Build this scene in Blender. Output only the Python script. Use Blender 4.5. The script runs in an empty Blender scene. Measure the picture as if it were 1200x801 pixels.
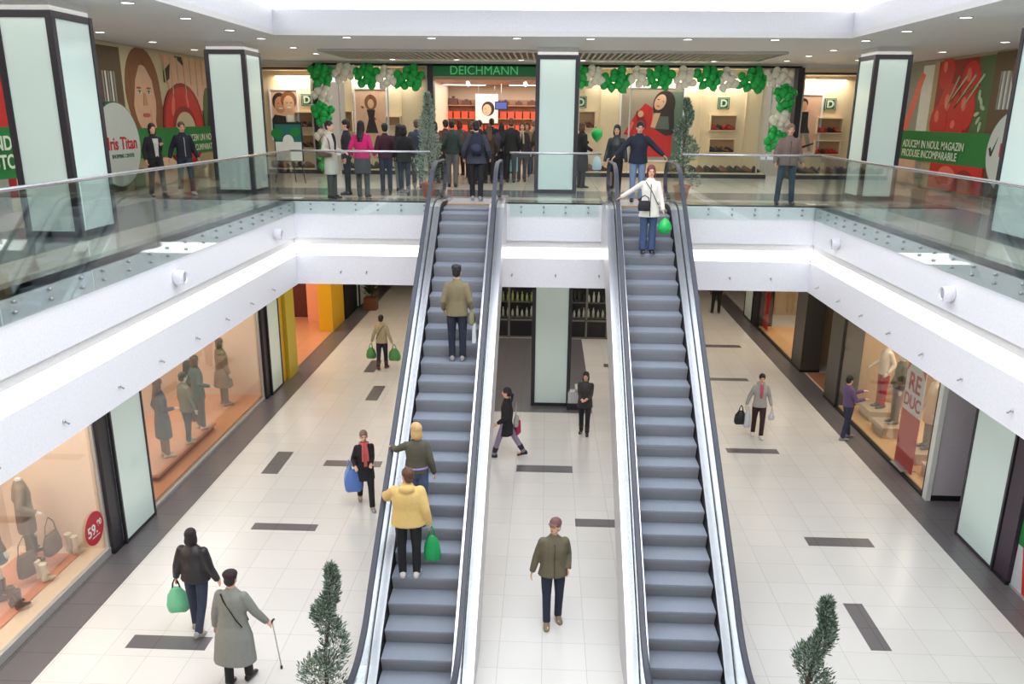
import bpy, bmesh, math, random
from mathutils import Vector, Matrix
RN = random.Random(11)
C = bpy.context.scene.collection
sc = bpy.context.scene
PI = math.pi
G = -5.731                       # ground floor level; the upper floor is z = 0
# ------------------------------------------------------------------ camera
cam = bpy.data.objects.new('camera', bpy.data.cameras.new('camera')); C.objects.link(cam); sc.camera = cam
pt, yw, rl = .3004, -.0376, .0090
fw = Vector((math.sin(yw)*math.cos(pt), math.cos(yw)*math.cos(pt), -math.sin(pt)))
rt = Vector((math.cos(yw), -math.sin(yw), 0)); up = rt.cross(fw)
r2 = math.cos(rl)*rt + math.sin(rl)*up; u2 = -math.sin(rl)*rt + math.cos(rl)*up
cam.matrix_world = Matrix(((r2.x, u2.x, -fw.x, 0), (r2.y, u2.y, -fw.y, 0), (r2.z, u2.z, -fw.z, 1.8586), (0, 0, 0, 1)))
cam.data.sensor_width = 36; cam.data.lens = 986.05/1200*36
cam.data.shift_y = (439.9-400.5)/1200
cam.data.clip_end = 200
# ------------------------------------------------------------------ light and exposure
sc.view_settings.view_transform = 'Standard'; sc.view_settings.look = 'None'
sc.view_settings.gamma = 1; sc.view_settings.use_curve_mapping = False
sc.view_settings.exposure = 0.0
w = bpy.data.worlds.new('world'); sc.world = w; w.use_nodes = True
w.node_tree.nodes['Background'].inputs[0].default_value = (.93, .96, 1, 1)
w.node_tree.nodes['Background'].inputs[1].default_value = 1.0
def area(name, loc, sx, sy, power, col=(1, 1, 1), rot=(0, 0, 0)):
    l = bpy.data.lights.new(name, 'AREA'); l.shape = 'RECTANGLE'; l.size = sx; l.size_y = sy
    l.energy = power; l.color = col
    o = bpy.data.objects.new(name, l); o.location = loc; o.rotation_euler = rot; C.objects.link(o); return o
area('skylight_daylight', (.17, 8.5, 5.6), 8.5, 15, 1400, (.94, .97, 1))
area('near_gallery_ceiling_lamps', (0, -3.5, 3.2), 10, 4, 260, (1, .98, .95))
area('left_gallery_lamps', (-8, 12, 3.3), 2.5, 20, 175, (1, .97, .93))
area('right_gallery_lamps', (8.3, 12, 3.3), 2.5, 20, 175, (1, .97, .93))
area('back_gallery_lamps', (0, 22.6, 3.3), 14, 4.5, 300, (1, .96, .9))
area('shoe_shop_lamps', (-1.6, 31, 2.88), 4.2, 5, 200, (1, .93, .86))
area('ground_back_lamps_left', (-5.4, 27, -1.95), 2.5, 14, 150, (1, .86, .68))
area('ground_back_lamps_right', (6.2, 28, -1.95), 2.5, 16, 150, (1, .86, .68))
area('ground_back_lamps_middle', (.3, 24.5, -1.95), 5, 6, 75, (1, .95, .9))
area('ground_left_soffit_lamps', (-6.7, 10, -1.95), 1.6, 16, 45, (1, .98, .95))
area('ground_right_soffit_lamps', (7, 10, -1.95), 1.6, 16, 45, (1, .98, .95))
area('near_left_window_lamps', (-8.6, 9, -2.0), 1.2, 8, 205, (1, .94, .87))
area('middle_left_window_lamps', (-8.8, 18.5, -2.0), 1.5, 6, 125, (1, .95, .88))
area('far_left_shop_lamps', (-10, 27, -2.0), 3, 6, 170, (1, .88, .74))
area('right_window_lamps', (9.4, 19, -2.0), 1.6, 5, 150, (1, .9, .76))
area('far_right_window_lamps', (9.6, 29, -2.0), 1.6, 5, 120, (1, .87, .7))
area('centre_shop_added_fill', (.3, 29.3, -1.95), 4, .4, 60, (1, .97, .9))  # unseen fill light, added to brighten the bottle shelves
area('upper_left_display_lamps', (-8.0, 28.1, 3.0), 1.5, .5, 34, (1, .88, .72))
area('upper_right_display_lamps', (8.6, 28.1, 3.0), 1.5, .5, 34, (1, .88, .72))
area('upper_middle_display_lamps', (3.9, 28.2, 3.0), 5, .5, 105, (1, .92, .8))
area('upper_left_centre_display_lamps', (-5.1, 28.2, 3.0), 2.4, .5, 50, (1, .92, .82))

# ------------------------------------------------------------------ materials
MATS = {}
def mat(name, col, rough=.5, metal=0, emit=0, bump=0, bscale=30, spec=None):
    if name in MATS: return MATS[name]
    m = bpy.data.materials.new(name); m.use_nodes = True; nt = m.node_tree
    b = nt.nodes['Principled BSDF']
    b.inputs['Base Color'].default_value = (*col, 1); b.inputs['Roughness'].default_value = rough
    b.inputs['Metallic'].default_value = metal
    if spec is not None: b.inputs['Specular IOR Level'].default_value = spec
    if emit:
        b.inputs['Emission Color'].default_value = (*col, 1); b.inputs['Emission Strength'].default_value = emit
    # every material is procedural: a faint noise varies its colour
    tc = nt.nodes.new('ShaderNodeTexCoord'); n = nt.nodes.new('ShaderNodeTexNoise'); n.inputs['Scale'].default_value = bscale
    nt.links.new(tc.outputs['Object'], n.inputs['Vector'])
    if not emit:
        mx = nt.nodes.new('ShaderNodeMix'); mx.data_type = 'RGBA'
        mx.inputs[6].default_value = (*[c*.9 for c in col], 1); mx.inputs[7].default_value = (*[min(1, c*1.08) for c in col], 1)
        nt.links.new(n.outputs['Fac'], mx.inputs[0]); nt.links.new(mx.outputs[2], b.inputs['Base Color'])
    if bump:
        bp = nt.nodes.new('ShaderNodeBump'); bp.inputs['Strength'].default_value = bump; bp.inputs['Distance'].default_value = .02
        nt.links.new(n.outputs['Fac'], bp.inputs['Height']); nt.links.new(bp.outputs['Normal'], b.inputs['Normal'])
    MATS[name] = m; return m
def sr(r, g, b):                       # 0-255 sRGB to linear
    f = lambda c: (c/255/12.92) if c <= 10 else ((c/255+.055)/1.055)**2.4
    return (f(r), f(g), f(b))
def glass_mat(name, tint, gl=.08, fr=.55):
    m = bpy.data.materials.new(name); m.use_nodes = True; nt = m.node_tree; nt.nodes.clear()
    o = nt.nodes.new('ShaderNodeOutputMaterial'); mx = nt.nodes.new('ShaderNodeMixShader')
    t = nt.nodes.new('ShaderNodeBsdfTransparent'); t.inputs[0].default_value = (*tint, 1)
    g = nt.nodes.new('ShaderNodeBsdfGlossy'); g.inputs['Roughness'].default_value = .02
    f = nt.nodes.new('ShaderNodeFresnel'); f.inputs[0].default_value = 1.38
    mm = nt.nodes.new('ShaderNodeMath'); mm.operation = 'MULTIPLY_ADD'; mm.inputs[1].default_value = fr; mm.inputs[2].default_value = gl*.1
    nt.links.new(f.outputs[0], mm.inputs[0]); nt.links.new(mm.outputs[0], mx.inputs[0])
    nt.links.new(t.outputs[0], mx.inputs[1]); nt.links.new(g.outputs[0], mx.inputs[2]); nt.links.new(mx.outputs[0], o.inputs[0])
    MATS[name] = m; return m
GLASS = glass_mat('clear_green_glass', (.945, .985, .97))
SHOPGLASS = glass_mat('shop_window_glass', (.97, .985, .98), .03, .32)
def tile_mat(name, base, line, sx, sy, ox, oy, rough=.22, var=.05, mortar=.008):
    m = bpy.data.materials.new(name); m.use_nodes = True; nt = m.node_tree; b = nt.nodes['Principled BSDF']
    b.inputs['Roughness'].default_value = rough
    tc = nt.nodes.new('ShaderNodeTexCoord'); mp = nt.nodes.new('ShaderNodeMapping'); mp.inputs['Location'].default_value = (-ox, -oy, 0)
    br = nt.nodes.new('ShaderNodeTexBrick'); br.offset = 0; br.squash = 1
    br.inputs['Scale'].default_value = 1; br.inputs['Mortar Size'].default_value = mortar
    br.inputs['Brick Width'].default_value = sx; br.inputs['Row Height'].default_value = sy
    br.inputs['Color1'].default_value = (*base, 1); br.inputs['Color2'].default_value = (*[c*(1-var) for c in base], 1); br.inputs['Mortar'].default_value = (*line, 1)
    br.inputs['Mortar Smooth'].default_value = .3
    nt.links.new(tc.outputs['Object'], mp.inputs[0]); nt.links.new(mp.outputs[0], br.inputs['Vector']); nt.links.new(br.outputs['Color'], b.inputs['Base Color'])
    MATS[name] = m; return m
FLOOR = tile_mat('cream_floor_tiles', sr(221, 219, 215), sr(192, 190, 186), .64, .64, .077, .06, mortar=.005)
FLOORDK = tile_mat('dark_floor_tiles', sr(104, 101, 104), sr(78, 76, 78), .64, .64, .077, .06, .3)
FLOORUP = tile_mat('pale_gallery_tiles', sr(214, 208, 196), sr(170, 166, 158), .64, .64, .077, .06, .15)
FLOORGR = tile_mat('grey_gallery_tiles', sr(128, 130, 132), sr(104, 104, 106), .64, .64, .077, .06, .15)
FLOORMID = tile_mat('taupe_gallery_tiles', sr(158, 154, 146), sr(128, 124, 118), .64, .64, .077, .06, .15)
ORTILE = tile_mat('orange_floor_tiles', sr(222, 156, 112), sr(190, 132, 98), .64, .64, 0, 0, .3)
WHITE = mat('white_paint', sr(232, 233, 240), .45)
WHITE2 = mat('white_ceiling_paint', sr(228, 228, 228), .6)
DARK = mat('dark_metal_frame', sr(44, 42, 50), .4)
BLACK = mat('black_trim', sr(22, 22, 24), .5)
STEEL = mat('brushed_steel', (.60, .62, .67), .26, .92, bscale=3)
ALU = mat('light_aluminium', sr(200, 200, 198), .4, .5)
RUBBER = mat('charcoal_rubber', sr(72, 76, 88), .45)
MINT = mat('frosted_mint_glass', sr(224, 245, 240), .12, bscale=.6)
LAMPW = mat('lit_white_diffuser', (1, 1, .98), .5, emit=3.0)
LAMPD = mat('downlight_diffuser', (1, .99, .95), .5, emit=6)
COVE = mat('lit_cove_diffuser', (1, 1, 1), .5, emit=2.6)
# ------------------------------------------------------------------ helpers
class MB:
    def __init__(s): s.bm = bmesh.new(); s.mats = []; s.mi = 0
    def use(s, m):
        if m not in s.mats: s.mats.append(m)
        s.mi = s.mats.index(m); return s
    def f(s, vs, smooth=False):
        try: fc = s.bm.faces.new(vs)
        except ValueError: return None
        fc.material_index = s.mi; fc.smooth = smooth; return fc
    def v(s, p): return s.bm.verts.new(p)
    def box(s, x0, x1, y0, y1, z0, z1):
        if x0 > x1: x0, x1 = x1, x0
        if y0 > y1: y0, y1 = y1, y0
        if z0 > z1: z0, z1 = z1, z0
        p = [s.v((x, y, z)) for z in (z0, z1) for y in (y0, y1) for x in (x0, x1)]
        for q in ((0, 2, 3, 1), (4, 5, 7, 6), (0, 1, 5, 4), (2, 6, 7, 3), (0, 4, 6, 2), (1, 3, 7, 5)): s.f([p[i] for i in q])
        return s
    def prism(s, pts, ax, a, b):           # polygon extruded along an axis; pts are the two other coordinates in order
        def P(q, t):
            if ax == 'x': return (t, q[0], q[1])
            if ax == 'y': return (q[0], t, q[1])
            return (q[0], q[1], t)
        A = [s.v(P(q, a)) for q in pts]; B = [s.v(P(q, b)) for q in pts]
        s.f(A[::-1]); s.f(B); n = len(pts)
        for i in range(n): s.f([A[i], A[(i+1) % n], B[(i+1) % n], B[i]])
        return s
    def rings(s, rs, cap=True, smooth=True, close=False):
        R_ = [[s.v(p) for p in r] for r in rs]; n = len(R_[0])
        rng = range(len(R_)) if close else range(len(R_)-1)
        for k in rng:
            a, b = R_[k], R_[(k+1) % len(R_)]
            for i in range(n): s.f([a[i], a[(i+1) % n], b[(i+1) % n], b[i]], smooth)
        if cap and not close: s.f(R_[0][::-1], smooth); s.f(R_[-1], smooth)
        return s
    def tube(s, pts, rad, n=8, ry=None, cap=True):
        rs = []; pts = [Vector(p) for p in pts]
        for i, p in enumerate(pts):
            d = (pts[min(i+1, len(pts)-1)]-pts[max(i-1, 0)]).normalized()
            h = Vector((0, 0, 1)) if abs(d.z) < .95 else Vector((0, 1, 0))
            a = d.cross(h).normalized(); b = a.cross(d).normalized()
            r = rad[i] if isinstance(rad, (list, tuple)) else rad
            rs.append([p+a*math.cos(t)*r+b*math.sin(t)*(ry or r) for t in (2*PI*j/n for j in range(n))])
        return s.rings(rs, cap)
    def ell(s, c, r, n=12, m=8, rot=None):
        c = Vector(c); rs = []
        for i in range(1, m):
            ph = -PI/2+PI*i/m
            rs.append([Vector((r[0]*math.cos(ph)*math.cos(2*PI*j/n), r[1]*math.cos(ph)*math.sin(2*PI*j/n), r[2]*math.sin(ph))) for j in range(n)])
        lo = Vector((0, 0, -r[2])); hi = Vector((0, 0, r[2]))
        if rot is not None:
            rs = [[rot@p for p in q] for q in rs]; lo = rot@lo; hi = rot@hi
        R_ = [[s.v(c+p) for p in q] for q in rs]; L = s.v(c+lo); H = s.v(c+hi)
        for k in range(len(R_)-1):
            for i in range(n): s.f([R_[k][i], R_[k][(i+1) % n], R_[k+1][(i+1) % n], R_[k+1][i]], True)
        for i in range(n):
            s.f([L, R_[0][(i+1) % n], R_[0][i]], True); s.f([H, R_[-1][i], R_[-1][(i+1) % n]], True)
        return s
    def build(s, name, m=None, parent=None, label=None):
        bmesh.ops.recalc_face_normals(s.bm, faces=s.bm.faces)
        me = bpy.data.meshes.new(name); s.bm.to_mesh(me); s.bm.free()
        for q in (s.mats or [m]): me.materials.append(q)
        o = bpy.data.objects.new(name, me); C.objects.link(o)
        if parent: o.parent = parent
        if label: o['label'] = label
        return o
def tag(o, label, cat, group=None, kind=None):
    o['label'] = label; o['category'] = cat
    if group: o['group'] = group
    if kind: o['kind'] = kind
    return o
def thing(name, label, cat, loc=(0, 0, 0), rz=0, group=None):
    o = bpy.data.objects.new(name, None); C.objects.link(o); o.location = loc; o.rotation_euler = (0, 0, rz)
    o.empty_display_size = .1
    return tag(o, label, cat, group)
def struct(name, mb, m=None):
    o = mb.build(name, m); o['kind'] = 'structure'; return o
def dup(o, loc, rz=None, label=None, group=None, scale=None):
    r = o.copy(); C.objects.link(r); r.location = loc
    if rz is not None: r.rotation_euler = (0, 0, rz)
    if label: r['label'] = label
    if group: r['group'] = group
    if scale: r.scale = scale
    for ch in [q for q in o.children]:
        c = ch.copy(); C.objects.link(c); c.parent = r
        for g in [q for q in ch.children]:
            d = g.copy(); C.objects.link(d); d.parent = c
    return r
TEXTS = []
def text(name, s, size, m, parent, loc, rot, align='CENTER', ext=.004, bold=0):
    cu = bpy.data.curves.new(name, 'FONT'); cu.body = s; cu.size = size; cu.align_x = align; cu.align_y = 'CENTER'
    cu.extrude = ext; cu.offset = bold
    cu.materials.append(m)
    o = bpy.data.objects.new(name, cu); C.objects.link(o); o.location = loc; o.rotation_euler = rot
    if parent: o.parent = parent
    TEXTS.append(o); return o

# ================================================================== SETTING
XL_, XR_, YB = -5.57, 5.84, 18.66          # atrium edges
XLG, XRG = -7.7, 8.05                      # ground floor shopfront lines
b = MB().use(FLOOR).box(-14, 16, -4, 50, G-.3, G)
b.use(FLOORDK)
b.box(XLG-.05, -7.0, -2, 45, G, G+.002); b.box(7.46, XRG+.1, -2, 45, G, G+.002)
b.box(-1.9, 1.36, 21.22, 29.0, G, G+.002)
for r in ((-.54, .72, 17.27, 17.65), (.70, 1.95, 14.72, 15.05), (-6.15, -5.78, 16.83, 18.1), (-5.5, -4.26, 14.25, 14.52), (-6.1, -4.9, 10.48, 10.81),
          (4.42, 5.64, 18.67, 18.96), (5.01, 6.22, 14.2, 14.54), (4.99, 5.3, 11.0, 12.27), (4.98, 6.22, 24.4, 24.68), (5.6, 6.84, 28.25, 28.6),
          (-4.9, -4.56, 21.9, 23.2), (-5.5, -5.16, 24.53, 25.85), (-4.9, -3.6, 17.33, 17.66), (1.95, 3.2, 25.6, 25.95)):
    b.box(r[0], r[1], r[2], r[3], G, G+.003)
b.use(ORTILE).box(-12.5, -7.66, 23.4, 33.4, G, G+.004); b.use(FLOORDK).box(XRG+.1, 12.4, 13.4, 16.3, G, G+.002)
struct('floor', b)
# upper gallery floor slab, tiled in bands
b = MB()
def band(x0, x1, y0, y1, m): b.use(m).box(x0, x1, y0, y1, -.012, 0)
b.use(WHITE2)
b.box(-11.6, XL_-.31, -8, 28, -1.80, -.013); b.box(XR_+.31, 12, -8, 28, -1.80, -.013); b.box(XL_-.31, XR_+.31, YB+.31, 28, -1.80, -.013)
b.box(-5.0, 5.2, -8, -1.0, -1.84, -.013); b.box(-14, 16, 28, 46, -1.84, -.013)
for s, e in ((-1, XL_), (1, XR_)):
    band(e, e+s*.5, -8, YB+.6, FLOORMID); band(e+s*.5, e+s*1.28, -8, 20.2, FLOORUP); band(e+s*1.28, e+s*3.1, -8, 22.1, FLOORGR); band(e+s*3.1, e+s*5.2, -8, 28, FLOORUP)
band(XL_, XR_, YB+.03, 19.6, FLOORMID); band(XL_-.5, XR_+.5, 19.6, 20.2, FLOORUP); band(XL_-1.28, XR_+1.28, 20.2, 22.1, FLOORGR); band(XL_-3.1, XR_+3.1, 22.1, 28, FLOORUP); band(-12, 14, 28, 40, FLOORUP)
struct('floor', b)
# fascia around the opening: upper board, shadow recess, lit cove, lower board (profile as depth behind the edge, z)
def fascia(axis, e, s, a0, a1, gap=()):
    parts = [(0, .02, -.80, 0, WHITE, 'trim_'), (.06, .12, -.95, -.80, WHITE2, 'trim_'), (.0, .30, -1.84, -1.19, WHITE, 'trim_')]
    for k, (d0, d1, z0, z1, m, nm) in enumerate(parts):
        q = MB()
        ext = .31 if k == 2 else (.02 if k == 0 else .12)
        if axis == 'x': q.box(e+s*d0, e+s*max(d1, .3), a0, a1, z0, z1)
        else: q.box(a0-.3, a1+.3, e+s*d0, e+s*.3, z0, z1)
        struct('trim_%d' % (len([o for o in C.objects if o.name.startswith('trim_')])+1), q, m)
    q = MB()
    if axis == 'x': q.box(e+s*.07, e+s*.3, a0, a1, -1.19, -.95)
    else: q.box(a0, a1, e+s*.07, e+s*.3, -1.19, -.95)
    return q.build('cove_light', COVE)
o = fascia('x', XL_, -1, -4, YB+.3); tag(o, 'long lit white cove strip running along the left gallery edge', 'cove light')
o = fascia('x', XR_, 1, -4, YB+.3); tag(o, 'long lit white cove strip running along the right gallery edge', 'cove light')
o = fascia('y', YB, 1, XL_, XR_); tag(o, 'lit white cove strip across the far gallery edge behind the escalators', 'cove light')
# near gallery edge under the camera
struct('trim_near', MB().box(XL_, XR_, -1.02, -.98, -1.84, 0), WHITE)
# ceilings
ZC = 3.4
b = MB()
b.box(-11.6, XL_-.15, -8, 40, ZC, ZC+.1); b.box(XR_+.3, 12, -8, 40, ZC, ZC+.1)
b.box(XL_-.15, XR_+.3, 18.6, 40, ZC, ZC+.1); b.box(XL_-.15, XR_+.3, -8, -1.5, ZC, ZC+.1)
struct('ceiling', b, WHITE2)
b = MB()                                # upstand round the opening and the raised ceiling with the skylight hole
x0, x1, y0, y1 = XL_-.15, XR_+.3, -1.5, 18.6
b.box(x0-.1, x0, y0, y1, ZC+.1, ZC+.5); b.box(x1, x1+.1, y0, y1, ZC+.1, ZC+.5); b.box(x0-.1, x1+.1, y1, y1+.1, ZC+.1, ZC+.5); b.box(x0-.1, x1+.1, y0-.1, y0, ZC+.1, ZC+.5)
b.box(x0-1.2, x0-.1, y0-1, y1+1.2, ZC+1.0, ZC+1.1); b.box(x1+.1, x1+1.2, y0-1, y1+1.2, ZC+1.0, ZC+1.1)
b.box(x0-1.2, -4.2, y0-1, y1+1.2, ZC+1.0, ZC+1.1); b.box(4.5, x1+1.2, y0-1, y1+1.2, ZC+1.0, ZC+1.1)
b.box(-4.2, 4.5, 16.6, y1+1.2, ZC+1.0, ZC+1.1); b.box(-4.2, 4.5, y0-1, .5, ZC+1.0, ZC+1.1)
for q in ((-4.3, -4.2, .5, 16.6), (4.5, 4.6, .5, 16.6), (-4.3, 4.6, 16.6, 16.7), (-4.3, 4.6, .4, .5)): b.box(*q, ZC+1.1, ZC+2.4)
b.box(-4.3, 4.6, .4, 16.7, ZC+2.4, ZC+2.5)
struct('ceiling', b, WHITE)
q = MB()
q.box(x0-.5, x0-.2, y0, y1+.4, ZC+.5, ZC+.95); q.box(x1+.2, x1+.5, y0, y1+.4, ZC+.5, ZC+.95); q.box(x0-.2, x1+.2, y1+.2, y1+.5, ZC+.5, ZC+.95)
tag(q.build('cove_light', COVE), 'lit cove ring above the ceiling edge around the atrium opening', 'cove light')
# slatted grille in the gallery ceiling
th = thing('ceiling_grille', 'long dark slatted grille let into the ceiling before the shoe shop', 'grille', (0, 23.9, ZC-.03))
f = MB()
for s in (-1, 1): f.box(-5.8, 5.9, s*1.5-.03, s*1.5+.03, -.03, .025)
f.box(-5.8, -5.74, -1.5, 1.5, -.03, .025); f.box(5.84, 5.9, -1.5, 1.5, -.03, .025)
f.build('frame', ALU, th)
MB().box(-5.75, 5.85, -1.47, 1.47, .01, .028).build('backing', BLACK, th)
f = MB()
for i in range(72): f.box(-5.7+i*.16, -5.7+i*.16+.045, -1.46, 1.46, -.03, .01)
f.build('slats', mat('grille_grey', sr(196, 194, 182), .5), th)
# walls of the building shell
struct('wall_left', MB().box(-11.7, -10.2, -8, 40, 0, ZC), mat('cream_wall', sr(196, 188, 170), .6))
struct('wall_right', MB().box(10.6, 12.2, -8, 40, 0, ZC), mat('cream_wall', sr(196, 188, 170), .6))
struct('wall_near', MB().box(-11.6, 12, -8.2, -8, 0, ZC+2.5), WHITE2)
struct('wall_far', MB().box(-14, 16, 46, 46.2, G, ZC), mat('far_wall', sr(190, 176, 156), .6))
struct('wall_near_ground', MB().box(-14, 16, -4.2, -4, G, -1.84), mat('far_wall', sr(190, 176, 156), .6))
# ================================================================== ESCALATORS
TT = math.tan(math.radians(35)); Y1, Z1 = 17.4027, -.2277
Yu = Y1-Z1/TT; Yl = Y1+(G-Z1)/TT; RR = 1.6; tl = RR*math.tan(math.radians(17.5)); c35 = math.cos(math.radians(35))
def N(Y):
    if Y >= Yu+tl: return 0.
    if Y > Yu-tl*c35: return -RR+math.sqrt(RR*RR-(Y-Yu-tl)**2)
    if Y > Yl+tl*c35: return Z1+(Y-Y1)*TT
    if Y > Yl-tl: return G+RR-math.sqrt(RR*RR-(Y-(Yl-tl))**2)
    return G
def slope(Y): return (N(Y+.02)-N(Y-.02))/.04
ys_ = [18.5-i*.005 for i in range(int((18.5-8.5)/.005)+1)]
acc = [0.]
for i in range(1, len(ys_)): acc.append(acc[-1]+math.hypot(.005, N(ys_[i])-N(ys_[i-1])))
def Y_at(s):
    import bisect
    i = bisect.bisect_left(acc, s); return ys_[min(i, len(ys_)-1)]
i0 = min(range(len(ys_)), key=lambda i: abs(ys_[i]-(Y1-8*.4*c35))); ph = acc[i0] % .4
STEPS = []
s_ = ph
while s_ < acc[-1]:
    Yk = Y_at(s_); STEPS.append((Yk, N(Yk))); s_ += .4
def step_at(Y):                              # tread that carries a foot at Y
    for (a, z) in STEPS:
        if a-.4 <= Y <= a: return z
    return N(Y)
TREAD = mat('ridged_step_metal', sr(150, 158, 172), .42, .15, bscale=60)
RISER = mat('dark_riser_metal', sr(146, 147, 152), .5, .05)
ECLAD = mat('escalator_cladding', sr(196, 194, 196), .35, .2)
BELT = mat('handrail_belt', sr(62, 66, 78), .4)
def hz(Y, off):                              # height of the handrail line
    sl = min(1, slope(Y)/TT); return N(Y)+off*(1-sl)+(off+.16)*sl
def strip(mb, X0, X1, f0, f1, Ys):           # box section swept along Y, bottom f0(Y), top f1(Y)
    mb.rings([[(X0, Y, f0(Y)), (X1, Y, f0(Y)), (X1, Y, f1(Y)), (X0, Y, f1(Y))] for Y in Ys], smooth=False)
def escalator(XS, label):
    t = thing('escalator', label, 'escalator', (XS+.5, 9.5, G))
    def P(mb, nm, m, lb=None):
        mb.bm.transform(Matrix.Translation((-XS-.5, -9.5, -G))); return mb.build(nm, m, t, lb)
    for (Yk, zk) in STEPS:
        if Yk < 8.9: continue
        nxt = N(max(Yk-.4*c35, 8.3)); d = min(.228, max(0.012, zk-N(Yk-.33)))
        q = MB().use(TREAD).box(XS+.012, XS+.988, Yk-.4, Yk, zk-.03, zk)
        for i in range(24): q.box(XS+.02+i*.0405, XS+.045+i*.0405, Yk-.398, Yk-.002, zk, zk+.004)
        q.use(RISER); rc = .072*min(1, d/.22)
        pr = [(Yk-.4+.001, zk-.004), (Yk-.4+.012, zk-d*.35), (Yk-.4+rc*.6, zk-d*.75), (Yk-.4+rc, zk-d-.02), (Yk-.2, zk-d-.02), (Yk-.2, zk-.03)]
        q.prism(pr, 'x', XS+.015, XS+.985)
        P(q, 'step', None)
    Yr = [8.3+i*.2 for i in range(52)] ; Yr = [y for y in Yr if y < 18.7]+[18.7]
    low = lambda Y: N(Y)-.1
    for s, xs in ((-1, XS), (1, XS+1)):
        q = MB(); strip(q, xs, xs+s*.012, low, lambda Y: N(Y)+.33*min(1, .25+slope(Y)), Yr); P(q, 'skirt_panel', BLACK)
        top = lambda Y: N(Y)+.02+.34*min(1, .25+slope(Y)/TT*.75)
        q = MB(); strip(q, xs+s*.002, xs+s*.125, lambda Y: top(Y)-.05, top, Yr); P(q, 'inner_deck', STEEL)
        q = MB(); strip(q, xs+s*.125, xs+s*.15, lambda Y: top(Y)-.04, lambda Y: top(Y)+.012, Yr); P(q, 'gasket', BLACK)
        q = MB(); strip(q, xs+s*.15, xs+s*.305, lambda Y: top(Y)-.05, top, Yr); P(q, 'outer_deck', STEEL)
        q = MB(); strip(q, xs+s*.285, xs+s*.30, lambda Y: max(top(Y)-1.15, G), lambda Y: top(Y)-.05, Yr); P(q, 'side_cladding', ECLAD)
        # glass balustrade with rounded ends
        gx = xs+s*.137; hr = .30
        Yg = [8.3+i*.2 for i in range(52)]; Yg = [y for y in Yg if y < 19.0]+[19.0]
        q = MB()
        bot = lambda Y: top(Y)-.03; tp = lambda Y: hz(Y, .88)
        rs = [[(gx-.005, Y, bot(Y)), (gx+.005, Y, bot(Y)), (gx+.005, Y, tp(Y)), (gx-.005, Y, tp(Y))] for Y in Yg]
        for k in range(1, 8):
            a = PI/2*k/7; Y = 19.0+.33*math.sin(a); zz = .88-.33+.33*math.cos(a)
            rs.append([(gx-.005, Y, .1), (gx+.005, Y, .1), (gx+.005, Y, zz), (gx-.005, Y, zz)])
        q.rings(rs, smooth=False); P(q, 'glass_panel', GLASS)
        # handrail belt: along the top, round the upper and lower newels and back
        path = [(Y, hz(Y, .9)) for Y in [7.9+i*.1 for i in range(112)]]
        for k in range(0, 11):
            a = PI*k/10; path.append((19.1+.34*math.sin(a), .56+.34*math.cos(a)))
        path.append((18.9, .2)); path.append((18.75, .14))
        pre = []
        for k in range(10, -1, -1):
            a = PI*k/10; pre.append((7.85-.34*math.sin(a), G+.56+.34*math.cos(a)))
        path = pre+path
        rs = []
        for i, (Y, z) in enumerate(path):
            a = path[max(i-1, 0)]; c = path[min(i+1, len(path)-1)]; d = Vector((0, c[0]-a[0], c[1]-a[1])).normalized(); n_ = Vector((0, -d.z, d.y))
            p = Vector((gx, Y, z)); r = []
            for (u, vv) in ((-.042, -.012), (-.03, -.02), (.03, -.02), (.042, -.012), (.042, .008), (.028, .02), (-.028, .02), (-.042, .008)):
                r.append(p+Vector((u, 0, 0))+n_*vv)
            rs.append(r)
        q = MB(); q.rings(rs, smooth=False); P(q, 'handrail_belt', BELT)
        q = MB(); q.box(xs+s*.0, xs+s*.30, 18.66, 19.6, -.01, .10); P(q, 'newel_base', STEEL)
    q = MB(); q.box(XS+.01, XS+.99, 18.45, 19.75, -.03, .008); P(q, 'comb_plate', mat('comb_plate_metal', sr(212, 210, 216), .4, .4), 'pale metal landing plate')
    q = MB(); q.box(XS+.01, XS+.99, 18.38, 18.47, -.02, .014); P(q, 'comb', mat('comb_edge', sr(196, 160, 120), .5), 'tan comb edge')
    q = MB(); q.box(XS+.01, XS+.99, 6.6, 8.95, G, G+.012); P(q, 'comb_plate', mat('comb_plate_metal', sr(200, 200, 206), .4, .5))
    q = MB(); strip(q, XS-.27, XS+1.27, lambda Y: max(N(Y)-.83, G), lambda Y: max(N(Y)-.45, G+.01), Yr); P(q, 'truss_soffit', ECLAD)
    return t
ESL, ESR = -2.1467, 1.5298
escalator(ESL, 'left escalator with blue-grey steps carrying three shoppers up between glass balustrades')
escalator(ESR, 'right escalator with one shopper in a white jacket near its top')
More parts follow.
